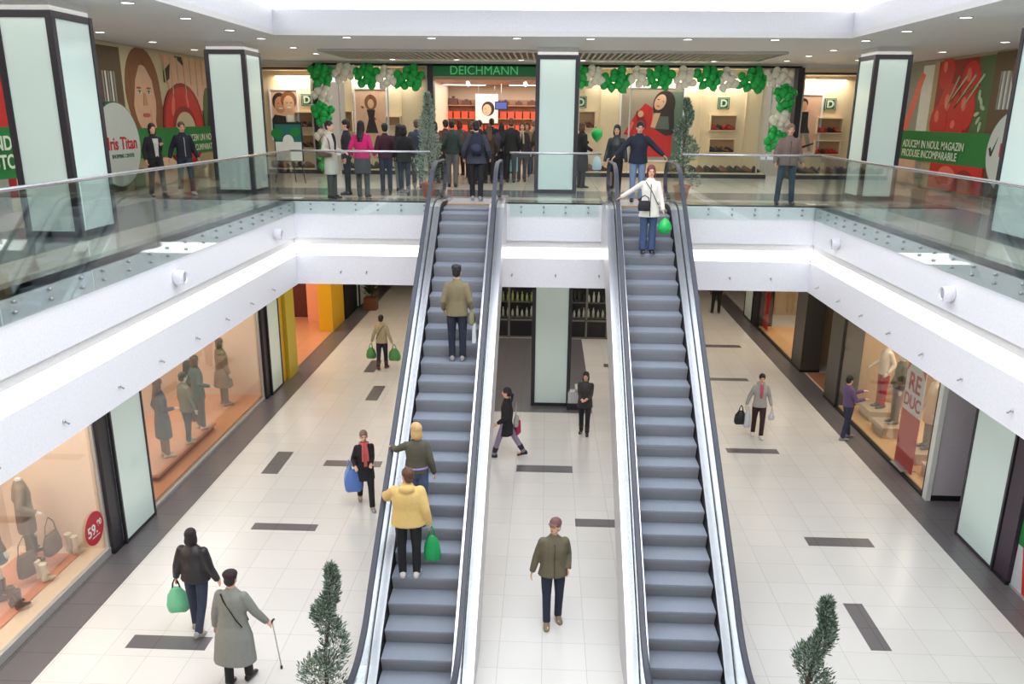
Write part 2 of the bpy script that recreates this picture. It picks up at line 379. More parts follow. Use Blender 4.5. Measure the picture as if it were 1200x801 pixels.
# ================================================================== GLASS BALUSTRADES OF THE GALLERY
BOLT = mat('bolt_steel', (.35, .36, .38), .35, .8)
def balustrade(label, segs):
    """segs: (axis, edge, dir, a0, a1, seams, bolts, rail_ext)"""
    t = thing('glass_balustrade', label, 'balustrade', (0, 0, 0))
    for (ax, e, s, a0, a1, seams, bolts) in segs:
        ed = [a0]+seams+[a1]
        for i in range(len(ed)-1):
            u0, u1 = ed[i]+.006, ed[i+1]-.006
            q = MB()
            if ax == 'x': q.box(e-s*.035, e-s*.018, u0, u1, -.26, 1.06)
            else: q.box(u0, u1, e-s*.035, e-s*.018, -.26, 1.06)
            q.build('glass_panel', GLASS, t)
        q = MB()
        if ax == 'x': q.tube([(e-s*.026, a0, 1.08), (e-s*.026, a1, 1.08)], .024, 10)
        else: q.tube([(a0, e-s*.026, 1.08), (a1, e-s*.026, 1.08)], .024, 10)
        q.build('handrail', STEEL, t)
        for u in bolts:
            for z in (-.055, -.17):
                q = MB()
                if ax == 'x': q.tube([(e, u, z), (e-s*.04, u, z)], .02, 10)
                else: q.tube([(u, e, z), (u, e-s*.04, z)], .02, 10)
                q.build('bolt', BOLT, t)
    return t
bl = [8.43-.65*k for k in range(1, 8)][::-1]+[8.43, 9.1, 9.77, 10.29, 10.97, 11.62, 12.17, 12.81, 13.51, 14.1, 14.75, 15.3, 15.95, 16.5, 17.1, 17.7, 18.3]
balustrade('frameless glass balustrade with steel handrail along the left gallery and left far edge',
    [('x', XL_, -1, -1, YB, [.9, 2.75, 4.6, 6.4, 8.2, 10.04, 11.88, 13.76, 15.63, 17.4], bl),
     ('y', YB, 1, XL_, ESL-.36, [-4.2], [-5.18, -4.67, -4.18, -3.69, -3.17, -2.66])])
br_ = [9.1-.65*k for k in range(1, 8)][::-1]+[9.1, 9.75, 10.35, 11.0, 11.6, 12.2, 12.8, 13.3, 13.95, 14.6, 15.1, 15.7, 16.2, 16.8, 17.3, 17.8, 18.3]
balustrade('frameless glass balustrade with steel handrail along the right gallery and right far edge',
    [('x', XR_, 1, -1, YB, [.8, 2.6, 4.4, 6.2, 8.0, 9.8, 11.64, 13.48, 15.3, 17.14], br_),
     ('y', YB, 1, ESR+1.36, XR_, [4.4], [3.53, 4.04, 4.53, 5.04, 5.54])])
balustrade('short glass balustrade between the two escalators in front of the centre column',
    [('y', YB, 1, ESL+1.36, ESR-.36, [], [-.53, -.04, .44, .93])])
# white loudspeakers on the fascia
SPK = mat('speaker_white', sr(226, 226, 234), .4); SPG = mat('speaker_grille_grey', sr(170, 170, 182), .6)
for (x, s, y, lb) in ((XL_, 1, 12.36, 'round white wall loudspeaker on the left fascia, the nearer one'), (XL_, 1, 17.22, 'round white wall loudspeaker on the left fascia near the far corner'),
                 (XR_, -1, 12.08, 'round white wall loudspeaker on the right fascia, the nearer one'), (XR_, -1, 17.0, 'round white wall loudspeaker on the right fascia near the far corner')):
    t = thing('wall_loudspeaker', lb, 'loudspeaker', (x, y, -.53), 0, 'round loudspeakers on the gallery fascia')
    q = MB()
    prof = [(.0, .105), (.03, .115), (.10, .112), (.155, .105), (.165, .095), (.15, .08), (.12, .075)]
    q.rings([[(s*d, r*math.cos(a), r*math.sin(a)) for a in (2*PI*j/20 for j in range(20))] for d, r in prof]); q.build('housing', SPK, t)
    q = MB(); q.rings([[(s*d, r*math.cos(a), r*math.sin(a)) for a in (2*PI*j/20 for j in range(20))] for d, r in ((.1, .078), (.135, .076), (.14, .03))]); q.build('grille', SPG, t)
# small nozzles along the lower fascia
def nozzle(loc, dx, dy, lb):
    t = thing('fascia_spotlight', lb, 'spotlight', loc, 0, 'tiny spotlights along the lower fascia')
    q = MB(); q.tube([(0, 0, 0), (dx*.02, dy*.02, 0)], .022, 10); q.build('mount', ALU, t)
    q = MB(); q.tube([(dx*.015, dy*.015, .0), (dx*.07, dy*.07, -.03)], [.010, .013], 8); q.build('lamp_head', BOLT, t)
for y in (5.1, 6.4, 7.7, 9.0, 10.33, 11.56, 12.88, 14.19, 15.48, 16.8): nozzle((XL_, y, -1.6), 1, 0, 'tiny steel spotlight in the row along the lower left fascia')
for y in (6.2, 7.5, 8.8, 10.08, 11.41, 12.69, 14.0, 15.3, 16.55, 17.9): nozzle((XR_, y, -1.59), -1, 0, 'tiny steel spotlight in the row along the lower right fascia')
for x in (-4.58, -4.0, -.72, .25, 1.22, 4.11, 5.01): nozzle((x, YB, -1.55), 0, -1, 'tiny steel spotlight in the row along the lower far fascia')
# ceiling downlights
def downlight(x, y, lb, gr, proto=[]):
    if not proto:
        t = thing('downlight', lb, 'ceiling light', (x, y, ZC), 0, gr)
        q = MB(); q.rings([[(r*math.cos(a), r*math.sin(a), z) for a in (2*PI*j/16 for j in range(16))] for r, z in ((.115, .0), (.115, -.012), (.095, -.014), (.09, -.004))], cap=False); q.build('bezel', ALU, t)
        q = MB(); q.rings([[(r*math.cos(a), r*math.sin(a), z) for a in (2*PI*j/16 for j in range(16))] for r, z in ((.093, -.002), (.093, -.010), (.05, -.012))]); q.build('diffuser', LAMPD, t)
        proto.append(t)
    else: dup(proto[0], (x, y, ZC), None, lb, gr)
k = .84
for x in (-5.1, -3.0, -.9, .9, 3.25, 5.35): downlight(x*.86+.1, 19.0, 'recessed downlight in the far ceiling row close to the atrium edge', 'downlights above the far gallery edge')
for x in (-4.6, -2.7, -.8, 1.0, 2.9, 4.8): downlight(x, 26.3, 'recessed downlight in the ceiling row right before the shoe shop', 'downlights before the shoe shop')
for y in (5.5, 7.5, 9.5, 11.5, 13.3, 15.4, 17.5, 19.4): downlight(-6.25, y, 'recessed downlight in the left ceiling row next to the atrium edge', 'downlights along the left atrium edge')
for y in (11.5, 14.2, 16.2, 18.1, 20.5, 22.9): downlight(-9.15, y, 'recessed downlight in the left ceiling row beside the face mural', 'downlights beside the left mural')
for y in (7.5, 9.7, 12.6, 14.7, 17.0, 19.1): downlight(6.6, y, 'recessed downlight in the right ceiling row next to the atrium edge', 'downlights along the right atrium edge')
for y in (11, 13.2, 16.3, 19.2, 22.1, 24.8): downlight(9.5, y, 'recessed downlight in the right ceiling row beside the tomato mural', 'downlights beside the right mural')
for x, y in ((-6.3, 22), (-6.3, 24.1), (6.8, 21.8), (6.8, 23.8), (6.8, 25.9), (-8.4, 25.5), (8.6, 25.3)): downlight(x, y, 'recessed downlight in the ceiling by a far corner column', 'downlights by the far corner columns')
# ================================================================== COLUMNS
def column(x0, x1, y0, y1, z0, z1, label, fr=.1, base=.09, cat='column'):
    cx, cy = (x0+x1)/2, (y0+y1)/2; hx, hy = (x1-x0)/2, (y1-y0)/2; h = z1-z0
    t = thing('clad_column', label, cat, (cx, cy, z0), 0, 'mint glass clad columns')
    cap = .17 if z0 == 0 else 0
    q = MB(); q.box(-hx+.04, hx-.04, -hy+.04, hy-.04, h-cap, h)
    if cap: q.build('head', WHITE2, t)
    q = MB(); hh = h-cap
    for sx in (-1, 1):
        for sy in (-1, 1): q.box(sx*hx, sx*(hx-fr), sy*hy, sy*(hy-fr), 0, hh)
    q.box(-hx+.005, hx-.005, -hy+.005, hy-.005, 0, base); q.box(-hx+.005, hx-.005, -hy+.005, hy-.005, hh-.1, hh)
    q.build('frame', DARK, t)
    for sx in (-1, 1):
        q = MB(); q.box(sx*(hx-.02), sx*(hx-.03), -hy+fr, hy-fr, base, hh-.1); q.build('glass_panel', MINT, t)
    for sy in (-1, 1):
        q = MB(); q.box(-hx+fr, hx-fr, sy*(hy-.02), sy*(hy-.03), base, hh-.1); q.build('glass_panel', MINT, t)
    return t
column(-.30, .75, 21.4, 22.2, 0, ZC, 'mint glass column with dark frame between the two escalators on the upper floor')
column(-.30, .76, 21.75, 22.6, G, -1.84, 'mint glass column standing on the dark floor patch under the upper centre column')
column(-7.98, -7.1, 12.7, 13.85, 0, ZC, 'large mint glass column at the far left of the upper gallery')
column(-7.9, -6.95, 20.3, 21.45, 0, ZC, 'mint glass column at the far left corner by the tomato and face mural')
column(7.38, 8.22, 20.6, 21.7, 0, ZC, 'mint glass column at the far right corner before the tomato mural')
column(7.42, 8.25, 12.9, 14.55, 0, ZC, 'mint glass column cut off by the right picture edge on the upper gallery')
column(-8.3, -7.55, 13.56, 14.78, G, -1.84, 'mint glass column between the two lower left shop windows', .05, .06)
column(-8.3, -7.55, 22.15, 23.2, G, -1.84, 'mint glass column between the clothes window and the yellow panels', .06, .06)
column(7.95, 8.7, 13.45, 14.85, G, -1.84, 'mint glass column beside the lilac partition on the lower right', .06, .06)
column(-8.3, -7.5, 33.5, 36.0, G, -1.84, 'mint glass column far down the lower left mall beside a potted plant', .06, .06)
column(8.0, 8.7, 32.0, 33.3, G, -1.84, 'mint glass column far down the lower right mall', .06, .06)
def post(x0, x1, y0, y1, lb, m=None, h=-1.84):
    t = thing('shopfront_pier', lb, 'pier', ((x0+x1)/2, (y0+y1)/2, G)); hx, hy = abs(x1-x0)/2, abs(y1-y0)/2
    MB().box(-hx, hx, -hy, hy, .08, h-G).build('cladding', m or DARK, t)
    MB().box(-hx-.01, hx+.01, -hy-.01, hy+.01, 0, .08).build('plinth', BLACK, t); return t
post(-8.2, -7.6, 13.2, 13.54, 'dark brown pier right of the price sticker window')
post(-8.2, -7.6, 21.85, 22.13, 'slim dark pier at the far end of the clothes window')
post(8.02, 8.6, 22.16, 23.1, 'dark grey pier right of the reddish shop doorway', mat('pier_grey', sr(74, 72, 68), .4))
post(8.02, 8.6, 25.45, 26.4, 'dark grey pier left of the reddish shop doorway', mat('pier_grey', sr(74, 72, 68), .4))
post(8.02, 8.6, 31.2, 31.95, 'black pier at the far end of the lower right window', BLACK)
post(7.97, 8.7, 13.0, 13.42, 'dark purple brown pier beside the green lower right poster', mat('pier_plum', sr(60, 44, 60), .4))
post(-8.2, -7.6, 31.4, 33.4, 'black pier between the amber panel and the far lower left column', BLACK)
# ================================================================== FIGURES
REMESH = []
def rmo(mb, name, m, parent, vox, smooth=2, label=None):
    o = mb.build(name, m, parent, label); REMESH.append((o, vox, smooth)); return o
SKIN = mat('skin', sr(224, 176, 148), .55, bscale=12)
MANQ = mat('mannequin_white', sr(222, 214, 204), .35)
EYE = mat('eye_dark', sr(40, 30, 26), .3); LIP = mat('lip_red', sr(176, 84, 80), .5)
def V(*a): return Vector(a)
def figure(name, label, loc, rz=0., H=1.72, W=None, legs=((0, 0), (0, 0)), arms=None, lean=0., head=(0., 0.), cat='person', group=None,
           skin=None, vox=.010, headless=False, foot_out=.12, spread=0., wide=1., features=False):
    """W: jacket (col, hem z, flare), trousers col, shoes col, boots, hair (col, style), extras. legs: (hip, knee) left/right in radians."""
    W = W or {}; skin = skin or SKIN; S = H/1.75
    arms = arms or ((-.27, .06, .86), (.27, .06, .86))
    # legs
    J = []
    for i, s in enumerate((-1, 1)):
        a, k = legs[i]; h = V(s*.088*wide, 0, .93)
        sp = spread
        kn = h+.43*V(s*(sp+.01), math.sin(a), -math.cos(a)); an = kn+.415*V(s*(sp*.8-.01), math.sin(a-k), -math.cos(a-k))
        J.append((h, kn, an, a-k))
    dz = .085-min(q[2].z for q in J)
    cl, sl = math.cos(lean), math.sin(lean)
    def U(p):                                    # upper body lean about the hips, then drop to the feet
        p = Vector(p)
        y, z = p.y, p.z-.93
        return V(p.x, y*cl+z*sl, .93-y*sl+z*cl+dz)
    hy, hp = head
    nk = V(0, -.005, 1.50)
    RH = Matrix.Rotation(hy, 3, 'Z') @ Matrix.Rotation(-hp, 3, 'X')
    def HD(p): return U(nk+RH@(Vector(p)-nk))
    RL = Matrix.Rotation(-lean, 3, 'X')
    def sc_(mb): mb.bm.transform(Matrix.Scale(S, 4)); return mb
    def loft(mb, rows, fn=U, n=16):
        mb.rings([[fn((cx+rx*math.cos(t), cy+ry*math.sin(t), z)) for t in (2*PI*j/n for j in range(n))] for (z, rx, ry, cx, cy) in rows])
    root_loc = Vector(loc)
    q = MB()
    # torso and neck
    w_ = wide
    loft(q, [(.86, .12*w_, .09, 0, 0), (.95, .148*w_, .10, 0, 0), (1.10, .122*w_, .088, 0, .005), (1.28, .144*w_, .100, 0, .0), (1.38, .132*w_, .082, 0, -.01), (1.44, .088, .066, 0, -.012), (1.50, .052, .054, 0, -.012)])
    if not headless:
        q.tube([U((0, -.012, 1.46)), HD((0, -.003, 1.56))], .05, 12)
        rot = RL@RH
        q.ell(HD((0, -.006, 1.645)), (.074, .094, .108), 14, 10, rot); q.ell(HD((0, .022, 1.578)), (.056, .068, .072), 12, 8, rot)
        q.ell(HD((0, .098, 1.605)), (.012, .02, .026), 8, 6, rot); q.ell(HD((0, .088, 1.655)), (.05, .014, .012), 8, 6, rot)
        for s in (-1, 1): q.ell(HD((s*.077, -.002, 1.61)), (.011, .022, .032), 8, 6, rot)
    else: q.tube([U((0, -.012, 1.46)), U((0, -.01, 1.545))], [.055, .045], 12)
    AJ = []
    for i, s in enumerate((-1, 1)):
        sh = U((s*.152*w_, -.01, 1.385)); T = Vector(arms[i]); T.z += dz
        d = T-sh; L = d.length; a_, b_ = .285, .255
        if L > a_+b_-.005: d = d.normalized()*(a_+b_-.005); L = d.length; T = sh+d
        x = (a_*a_-b_*b_+L*L)/(2*L); h_ = math.sqrt(max(0, a_*a_-x*x)); dn = d.normalized()
        pole = V(s*.22, -.8, -.35); pole = (pole-dn*pole.dot(dn)).normalized()
        el = sh+dn*x+pole*h_; AJ.append((sh, el, T))
        q.ell(sh-V(0, 0, .01), (.042,)*3, 10, 8); q.tube([sh-V(0, 0, .01), sh.lerp(el, .5), el], [.042, .042, .036], 10); q.ell(el, (.037,)*3, 10, 8); q.tube([el, el.lerp(T, .4), T], [.038, .037, .026], 10)
        # hand
        fd = (T-el).normalized(); sd = V(0, 0, 1).cross(fd)
        sd = sd.normalized() if sd.length > .2 else V(0, 1, 0)
        if fd.z < -.6: sd = V(0, 1, 0)-fd*fd.y; sd.normalize()       # hanging hand: thumb forward
        else: sd = -sd*s; 
        nm = fd.cross(sd).normalized(); 
        if nm.x*s > 0 and fd.z < -.6: nm = -nm
        elif fd.z >= -.6 and nm.z > 0: nm = -nm
        pc = T+fd*.045
        M3 = Matrix((sd, nm, fd)).transposed()
        q.ell(pc, (.038, .014, .052), 10, 8, M3)
        for k in range(4):
            o_ = (.028, .010, -.009, -.027)[k]; ln = (.068, .076, .070, .054)[k]
            p0 = T+fd*.075+sd*o_; d1 = (fd*.9+nm*.30+sd*o_*2).normalized(); p1 = p0+d1*ln*.5; d2 = (fd*.6+nm*.75).normalized(); p2 = p1+d2*ln*.5
            q.tube([p0-fd*.02, p0, p1, p2], [.0095, .0095, .009, .0075], 7)
        p0 = T+fd*.03+sd*.03; p1 = p0+(fd*.6+sd*.8).normalized()*.035; p2 = p1+(fd*.9+sd*.25+nm*.2).normalized()*.03
        q.tube([T+fd*.02, p0, p1, p2], [.012, .012, .0105, .0085], 7)
    for (h, kn, an, sa) in J:
        z = V(0, 0, dz)
        q.tube([h+z, h.lerp(kn, .45)+z, kn+z], [.082, .072, .05], 12); q.ell(kn+z, (.05,)*3, 10, 8); q.tube([kn+z, kn.lerp(an, .35)+z, an+z], [.05, .052, .036], 12)
        q.ell(an+z+V(0, .06, -.05), (.036, .11, .03), 10, 8)
    root = rmo(sc_(q), name, skin, None, vox, 2)
    root.location = root_loc; root.rotation_euler = (0, 0, rz)
    tag(root, label, cat, group)
    z = V(0, 0, dz); hem_cov = 0
    if 'trousers' in W:
        q = MB(); fl = W.get('flare', 0)
        loft(q, [(.84, .10*w_, .09, 0, 0), (.90, .165*w_, .115, 0, 0), (1.02, .148*w_, .108, 0, 0)])
        for (h, kn, an, sa) in J: q.tube([h+z, h.lerp(kn, .5)+z, kn+z], [.096, .088, .070+fl*.3], 12); q.ell(kn+z, (.069+fl*.3,)*3, 12, 8); q.tube([kn+z, kn.lerp(an, .5)+z, kn.lerp(an, 1.04)+z], [.070+fl*.3, .064+fl*.6, .060+fl], 12)
        rmo(sc_(q), 'trousers', W['trousers'], root, .015)
    if 'skirt' in W:
        q = MB(); loft(q, [(W['skirt'][1], .2, .17, 0, .01), (.80, .185*w_, .145, 0, 0), (.94, .168*w_, .12, 0, 0), (1.04, .15*w_, .11, 0, 0)]); rmo(sc_(q), 'skirt', W['skirt'][0], root, .015)
    if 'shoes' in W:
        bt = W.get('boots')
        for i, (h, kn, an, sa) in enumerate(J):
            q = MB(); s = (-1, 1)[i]; A = an+z; pitch = max(-.6, min(.6, -sa*.55 if A.z > .12 else 0))
            if bt: q.tube([A+V(0, 0, -.03), A, A.lerp(kn+z, .45 if bt < 1 else .8)], [.052, .055, .072], 12)
            fm = Matrix.Rotation(-s*foot_out, 3, 'Z') @ Matrix.Rotation(sa*.5 if A.z > .1 else 0, 3, 'X')
            def F(p): return A+fm@Vector(p)
            q.rings([[F((rx*math.cos(t), y, zc+rz_*math.sin(t))) for t in (2*PI*j/12 for j in range(12))] for (y, rx, rz_, zc) in
                     ((-.085, .02, .02, -.05), (-.07, .040, .052, -.033), (-.01, .048, .066, -.018), (.05, .048, .046, -.038), (.13, .05, .028, -.056), (.175, .036, .02, -.062), (.188, .012, .01, -.066))])
            rmo(sc_(q), 'boot' if bt else 'shoe', W['shoes'], root, .010)
    if 'jacket' in W:
        col, hem, fl = W['jacket']; q = MB(); b_ = W.get('bulk', 0)
        rows = [(hem, .185*w_+fl+b_, .135+fl*.8+b_, 0, .0)]
        if hem < .8: rows.append((.80, .185*w_+fl*.55+b_, .14+fl*.4+b_, 0, 0))
        if hem < .95: rows.append((.97, .178*w_+b_, .132+b_, 0, 0))
        rows += [(1.12, .160*w_+b_, .122+b_, 0, .0), (1.27, .176*w_+b_, .132+b_, 0, -.002), (1.36, .172*w_+b_*.7, .116+b_, 0, -.01), (1.415, .145*w_+b_*.3, .100+b_*.5, 0, -.012), (1.455, .098*w_, .084, 0, -.012), (1.485, .07, .07, 0, -.012), (1.51, .066, .066, 0, -.01)]
        loft(q, rows)
        for i, (sh, el, T) in enumerate(AJ):
            q.ell(sh, (.062+b_*.8,)*3, 12, 8); q.tube([sh, sh.lerp(el, .5), el], [.062+b_*.8, .060+b_*.9, .054+b_*.7], 12); q.ell(el, (.054+b_*.7,)*3, 12, 8); q.tube([el, el.lerp(T, .5), el.lerp(T, .99)], [.054+b_*.7, .050+b_*.6, .042+b_*.4], 12)
        if W.get('hood'): q.ell(U((0, -.10, 1.46)), (.12, .075, .075), 12, 8); q.ell(U((0, -.03, 1.49)), (.10, .09, .04), 12, 8)
        jk = rmo(sc_(q), 'jacket', col, root, .015)
        if 'front' in W:                     # open front showing what is worn below
            q = MB(); fc, zt, zb, hw = W['front']
            q.rings([[U((sx*hw*wd, yy, zz)) for sx, yy in ((-1, .06), (1, .06), (1, y_), (-1, y_))] for (zz, wd, y_) in ((zb, .6, .128+b_), (1.12, .7, .132+b_), (1.28, .95, .140+b_), (1.40, 1.1, .115+b_), (zt, .9, .08))], smooth=False)
            q2 = sc_(q).build('shirt', fc, root)
        if 'zip' in W:
            q = MB(); q.rings([[U((sx*.006, yy, zz)) for sx, yy in ((-1, y_-.02), (1, y_-.02), (1, y_+.008), (-1, y_+.008))] for (zz, y_) in ((hem+.02, .136+fl*.8+b_), (.97, .133+b_), (1.12, .124+b_), (1.28, .132+b_), (1.39, .104+b_))], smooth=False)
            sc_(q).build('zip', W['zip'], jk)
        if 'belt' in W:
            q = MB(); loft(q, [(1.0, .183*w_+b_, .137+b_, 0, 0), (1.035, .18*w_+b_, .135+b_, 0, 0)]); sc_(q).build('belt', W['belt'], jk)
    if 'scarf' in W:
        q = MB(); q.tube([U((.085*math.cos(t), -.005+.08*math.sin(t), 1.475+.01*math.sin(t))) for t in (2*PI*j/12 for j in range(13))], .028, 8)
        for s in (-1, 1): q.tube([U((s*.03, .08, 1.46)), U((s*.045, .13, 1.30)), U((s*.05, .15, 1.12))], [.028, .03, .03], 8)
        rmo(sc_(q), 'scarf', W['scarf'], root, .012)
    if 'strap' in W:
        col, s = W['strap']; b_ = W.get('bulk', 0)+.012; q = MB()
        pts = []
        for (x, zz) in ((-.11, 1.44), (-.05, 1.36), (.02, 1.25), (.10, 1.10), (.17, .98)):
            pts.append((s*x, zz))
        for sg in (-1, 1): q.tube([U((x, sg*((.12 if zz < 1.4 else .085)*math.sqrt(max(.15, 1-(x/.21)**2))+b_), zz)) for x, zz in pts], .013, 6, .006)
        sc_(q).build('bag_strap', col, root)
    if 'hair' in W and not headless:
        col, st = W['hair']; q = MB(); rot = RL@RH
        q.ell(HD((0, -.014, 1.668)), (.087, .103, .098), 14, 10, rot)
        q.ell(HD((0, -.045, 1.61)), (.078, .068, .075), 12, 8, rot)
        if st == 'curly':
            for k in range(16):
                a = k*2.4; q.ell(HD((.06*math.cos(a), -.03+.07*math.sin(a), 1.70+.03*math.sin(k*1.7))), (.032, .032, .03), 8, 6)
        if st in ('bob', 'long'):
            q.ell(HD((0, -.05, 1.56)), (.092, .062, .09), 12, 8, rot)
            for s in (-1, 1): q.ell(HD((s*.075, -.01, 1.58)), (.02, .045, .085), 10, 8, rot)
        if st == 'long':
            loft(q, [(1.28, .06, .03, 0, -.115), (1.38, .085, .045, 0, -.10), (1.5, .085, .05, 0, -.07), (1.6, .07, .05, 0, -.05)])
        if st == 'pony': q.tube([HD((0, -.10, 1.66)), HD((0, -.14, 1.60)), HD((0, -.13, 1.48)), HD((0, -.12, 1.40))], [.03, .036, .03, .012], 8)
        rmo(sc_(q), 'hair', col, root, .010)
    if 'cap' in W:
        q = MB(); rot = RL@RH
        q.rings([[HD((r*.085*math.cos(t), -.008+r*.105*math.sin(t), zz)) for t in (2*PI*j/14 for j in range(14))] for zz, r in ((1.665, 1.06), (1.70, 1.05), (1.74, .86), (1.765, .4))])
        q.rings([[HD((.07*math.cos(t)*wd, yy, 1.668+.008*math.sin(t))) for t in (2*PI*j/12 for j in range(12))] for yy, wd in ((.07, 1.1), (.11, 1.05), (.15, .8), (.168, .45))])
        rmo(sc_(q), 'cap', W['cap'], root, .008)
    if 'hat' in W:
        q = MB(); q.ell(HD((0, -.02, 1.70)), (.10, .11, .062), 14, 8, RL@RH); rmo(sc_(q), 'beret', W['hat'], root, .010)
    if features and not headless:
        q = MB()
        for s in (-1, 1): q.ell(HD((s*.030, .086, 1.628)), (.012, .007, .007), 8, 6, RL@RH)
        sc_(q).build('eyes', EYE, root)
        q = MB(); q.ell(HD((0, .091, 1.565)), (.022, .007, .008), 8, 6, RL@RH); sc_(q).build('mouth', LIP, root)
    # world positions of the hands, for what they hold
    Rz = Matrix.Rotation(rz, 3, 'Z')
    hands = [root_loc+Rz@((T+(T-el).normalized()*.08)*S) for (sh, el, T) in AJ]
    return root, hands
def wr(p, loc, rz, H):                         # world target -> figure frame (1.75 m, z without leg drop)
    d = Matrix.Rotation(-rz, 3, 'Z')@(Vector(p)-Vector(loc)); return tuple(d/(H/1.75))
def cloth(n, r, g, b_, rough=.8): return mat('cloth_'+n, sr(r, g, b_), rough, bscale=25, bump=.15)
BLK = cloth('black', 30, 30, 34); NAVY = cloth('navy', 34, 38, 56); JEAN = cloth('blue_denim', 70, 86, 118); DKJ = cloth('dark_denim', 44, 54, 74)
HBLK = mat('hair_black', sr(28, 22, 22), .5, bump=.6, bscale=60); HBRN = mat('hair_brown', sr(92, 60, 42), .5, bump=.6, bscale=60)
HBLD = mat('hair_blonde', sr(206, 170, 116), .5, bump=.6, bscale=60); HRED = mat('hair_auburn', sr(112, 44, 44), .5, bump=.6, bscale=60)
HGRY = mat('hair_greying', sr(128, 108, 92), .5, bump=.6, bscale=60)
SHB = mat('shoe_black', sr(30, 28, 30), .4); SHW = mat('shoe_white', sr(216, 214, 208), .5); SHG = mat('shoe_grey', sr(150, 148, 144), .6); SHT = mat('shoe_tan', sr(132, 118, 96), .6); SHBR = mat('shoe_brown', sr(84, 56, 44), .5)
# ---- bags and balloons
def plastic_bag(label, at, m, h=.42, w_=.28, d=.14, rz=0, handle=None, group=None):
    """carrier bag hanging from the hand at `at`"""
    t = thing('carrier_bag', label, 'bag', (at[0], at[1], at[2]-h-.14), rz, group)
    q = MB(); n = 14
    rows = ((0, .42, .40), (.03, .5, .5), (h*.35, .52, .55), (h*.7, .42, .38), (h*.9, .26, .2), (h, .2, .12))
    q.rings([[(w_*rx*math.cos(t_)*(1+.08*math.sin(5*t_+z*20)), d*ry*math.sin(t_)*(1+.1*math.cos(4*t_)), z+.012*math.sin(3*t_)) for t_ in (2*PI*j/n for j in range(n))] for z, rx, ry in rows])
    q.build('bag_body', m, t)
    q = MB()
    for s in (-1, 1): q.tube([(s*w_*.17, 0, h-.02), (s*w_*.13, 0, h+.06), (s*w_*.05, 0, h+.12), (0, 0, h+.14)], .012, 6)
    q.build('handle', handle or m, t); return t
def paper_bag(label, at, m, h=.34, w_=.28, d=.11, rz=0, handle=None):
    t = thing('shopping_bag', label, 'bag', (at[0], at[1], at[2]-h-.16), rz)
    q = MB(); q.rings([[(sx*w_/2*k, sy*d/2*k2, z) for sx, sy in ((-1, -1), (1, -1), (1, 1), (-1, 1))] for z, k, k2 in ((0, 1, 1), (h*.5, 1, .9), (h, 1, .75))], smooth=False); q.build('bag_body', m, t)
    q = MB()
    for s in (-1, 1): q.tube([(-w_*.22, s*d*.3, h-.01), (-w_*.18, s*d*.2, h+.1), (0, 0, h+.16), (w_*.18, s*d*.2, h+.1), (w_*.22, s*d*.3, h-.01)], .005, 6)
    q.build('handle', handle or BLK, t); return t
def hand_bag(label, at, m, w_=.32, h=.24, d=.12, rz=0, strap=.3):
    t = thing('handbag', label, 'bag', (at[0], at[1], at[2]-h-strap), rz)
    q = MB(); q.rings([[(w_/2*k*math.copysign(abs(math.cos(a))**.5, math.cos(a)), d/2*k2*math.sin(a), z) for a in (2*PI*j/16 for j in range(16))] for z, k, k2 in ((0, .85, .8), (.02, .97, 1), (h*.5, 1, 1), (h*.9, .86, .6), (h, .8, .35))]); q.build('bag_body', m, t)
    q = MB(); q.tube([(-w_*.38, 0, h-.03), (-w_*.3, 0, h+strap*.55), (0, 0, h+strap), (w_*.3, 0, h+strap*.55), (w_*.38, 0, h-.03)], .011, 6); q.build('strap', m, t); return t
BGRN = mat('balloon_green', sr(26, 182, 84), .22); BWHT = mat('balloon_white', sr(242, 242, 230), .25)
def balloon_mesh(nm, m):
    q = MB(); prof = [(.001, -.158), (.012, -.156), (.007, -.145), (.03, -.125), (.075, -.085), (.108, -.03), (.115, .03), (.10, .08), (.06, .115), (.02, .127)]
    q.rings([[(r*math.cos(a), r*math.sin(a), z) for a in (2*PI*j/14 for j in range(14))] for r, z in prof]); return q.build(nm, m)
PEOPLE_ON = True
TAU = PI
O_ = cloth
def P_(*a, **k): return figure('person', *a, **k)
# --- people on the escalators
loc = (-1.50, 14.22, step_at(14.30)+.004)
r, h = P_('person seen from behind in an olive jacket and navy trousers, high on the left escalator', loc, 0, 1.70, dict(jacket=(O_('olive_tan', 126, 116, 88), .84, .01), trousers=NAVY, shoes=SHG, hair=(HBLK, 'curly')), arms=((-.25, .10, .92), (.25, .13, .93)), wide=1.08)
hand_bag('olive shoulder bag at the right hip of the person high on the left escalator', (loc[0]+.25, loc[1]+.02, loc[2]+1.28), O_('khaki_bag', 140, 134, 104), .2, .26, .1, PI/2, .36)
paper_bag('slim white shopping bag held beside the navy trousers high on the left escalator', (loc[0]+.29, loc[1]+.1, loc[2]+.82), O_('white_bag', 222, 224, 228), .34, .2, .06, PI/2)
loc = (-1.84, 11.52, step_at(11.6)+.004)
hx = ESL-.137
P_('blonde person in a dark grey-green jacket resting one hand on the left escalator handrail', loc, .12, 1.66, dict(jacket=(O_('grey_green', 84, 82, 70), .93, .0), trousers=JEAN, shoes=SHB, hair=(HBLD, 'bob'), belt=O_('lavender', 150, 142, 196)), arms=(wr((hx+.02, 11.86, hz(11.86, .9)+.06), loc, .12, 1.66), (.27, .05, .88)), head=(.7, 0))
loc = (-1.87, 10.80, step_at(10.85)+.004)
r, h = P_('stout person in a pale yellow hooded jacket low on the left escalator', loc, .06, 1.72, dict(jacket=(O_('pale_yellow', 222, 190, 120), .86, .012), bulk=.03, hood=1, trousers=BLK, shoes=SHW, hair=(HBRN, 'short')), arms=(wr((hx+.02, 11.18, hz(11.18, .9)+.06), loc, .06, 1.72), (.30, .0, .87)), head=(.75, -.1), wide=1.18)
